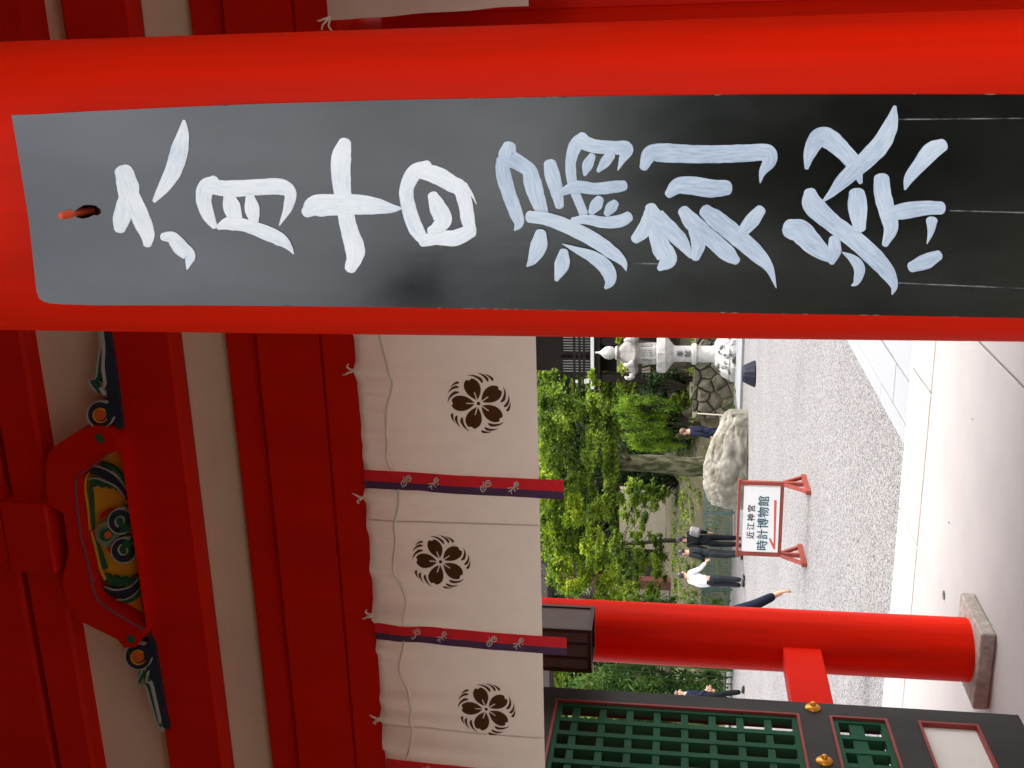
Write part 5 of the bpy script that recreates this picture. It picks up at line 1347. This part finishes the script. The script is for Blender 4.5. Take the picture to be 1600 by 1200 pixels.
    bmesh.ops.delete(bm, geom=kill, context='VERTS'); bm.verts.index_update()
    hm = MB().add([v.co for v in bm.verts], [[q.index for q in f.verts] for f in bm.faces]); bm.free()
    if long_hair: hm.tube([(0, fy_-.085, 1.66), (0, fy_-.135, 1.62), (0, fy_-.14, 1.52), (0, fy_-.115, 1.42)], [.03, .04, .036, .01], 10)
    hm.build('hair', hair, root, smooth='all', local=True)
    # clothes follow the body a little proud of it
    tJ = [(0, 0, 1.03), hips, hpR, knR, (anR[0], anR[1], anR[2]+.0), hpL, knL, anL]
    skin_mesh('trousers', tJ, [(0, 1), (1, 2), (2, 3), (3, 4), (1, 5), (5, 6), (6, 7)], [(.135, .10), (.158, .116), .102, .078, .066, .102, .078, .066], [trousers], root, root=1)
    cR, cL = Vector(aR[1])*.97+Vector(aR[0])*.03, Vector(aL[1])*.97+Vector(aL[0])*.03
    jJ = [(0, ln(.9), .93-jacket_len), (0, ln(1.1), 1.10), ch, (0, ln(1.38), 1.385), (0, ln(1.44), 1.445), shR, aR[0], tuple(cR), shL, aL[0], tuple(cL)]
    skin_mesh('jacket' if shirt else 'shirt', jJ, [(0, 1), (1, 2), (2, 3), (3, 4), (3, 5), (5, 6), (6, 7), (3, 8), (8, 9), (9, 10)], [(.172, .128), (.15, .116), (.172, .126), (.12, .092), .066, .078, .060, .046, .078, .060, .046], [jacket], root, root=2)
    if shirt:
        MB().lathe((0, ln(1.46)+.006, 1.43), [(.070, 0), (.066, .03), (.060, .048)], 14).build('collar', 'shirt', root, smooth='all', local=True)
    for an, to in ((anR, toR), (anL, toL)):
        skin_mesh('shoe', [(an[0], an[1]-.05, max(.035, an[2]-.05)), (an[0], an[1]+.03, max(.05, an[2]-.035)), to], [(0, 1), (1, 2)], [.042, .05, .034], ['shoe'], root, sub=1)
    return root
def ppos(x, y, z=-.32):
    p = aZ(x, y, z); return (p.x, p.y, z)
# face towards -x in the upright view is "left"
def toward(loc): return math.atan2(-(0-loc[0]), (0-loc[1]))*1.0
LEFT = math.radians(90)+YAW      # facing picture-left in the upright view
pb = aY(1120, 675, BC.y+2.4)
person((pb.x, BC.y+2.4, -.32), LEFT-.4, 'person in a navy suit with brown hair standing behind the boulder', 1.70, 'suitnavy', 'suitnavy', 'hairbr')
def pstand(ytop_x, y, xfoot): return ppos(xfoot, y)
p2 = ppos(1158, 846); w2 = person(p2, LEFT-1.0, 'woman in black with a grey shoulder bag beside the museum sign', 1.74, 'suitblk', 'suitblk', 'hairb', long_hair=True, jacket_len=.16)
bagm = MB(); bagm.box(-.09, -.16, -.14, .09, .16, .14, bev=.04)
bg = bagm.build('shoulder_bag', 'bag', local=True); bpos = aZ(1158, 846, -.32)
bq = aY(1086, 831, p2[1]-.05); bg.location = (bq.x, bq.y, bq.z); bg.rotation_euler = (0, .25, LEFT-1.0)
tag(bg, 'grey bag hanging at the right side of the woman in black', 'bag')
p3 = ppos(1161, 866)
person(p3, LEFT-.25, 'man in a charcoal suit holding his hands in front by the sign end', 1.68, 'suitgrey', 'suitgrey', 'hairb', armR=((.23, .05, 1.12), (.12, .24, 1.02)), armL=((-.23, .05, 1.12), (-.12, .22, 1.02)))
p4 = ppos(1164, 910)
person(p4, -.45, 'person in a white shirt and dark trousers seen from behind', 1.70, 'shirt', 'suitgrey', 'hairb', shirt=False, lean=.22, armR=((.25, .18, 1.15), (.30, .36, 1.0)), jacket_len=.03)
p5d = 10.9
q5 = aZ(1356, 990, -.32)
person((q5.x-.05, q5.y, -.32), YAW-.1, 'person in a navy suit striding out from behind the red column', 1.62, 'suitnavy', 'suitnavy', 'hairb', stride=.12, armR=((.27, .04, 1.13), (.37, .12, .90)), armL=((-.23, .15, 1.13), (-.22, .34, .92)))
p6 = ppos(1163, 1091)
person(p6, LEFT-math.pi, 'person in a dark suit walking beyond the gap beside the lattice door', 1.72, 'suitnavy', 'suitblk', 'hairbr', stride=.2, armR=((.23, .05, 1.14), (.24, .22, .95)))
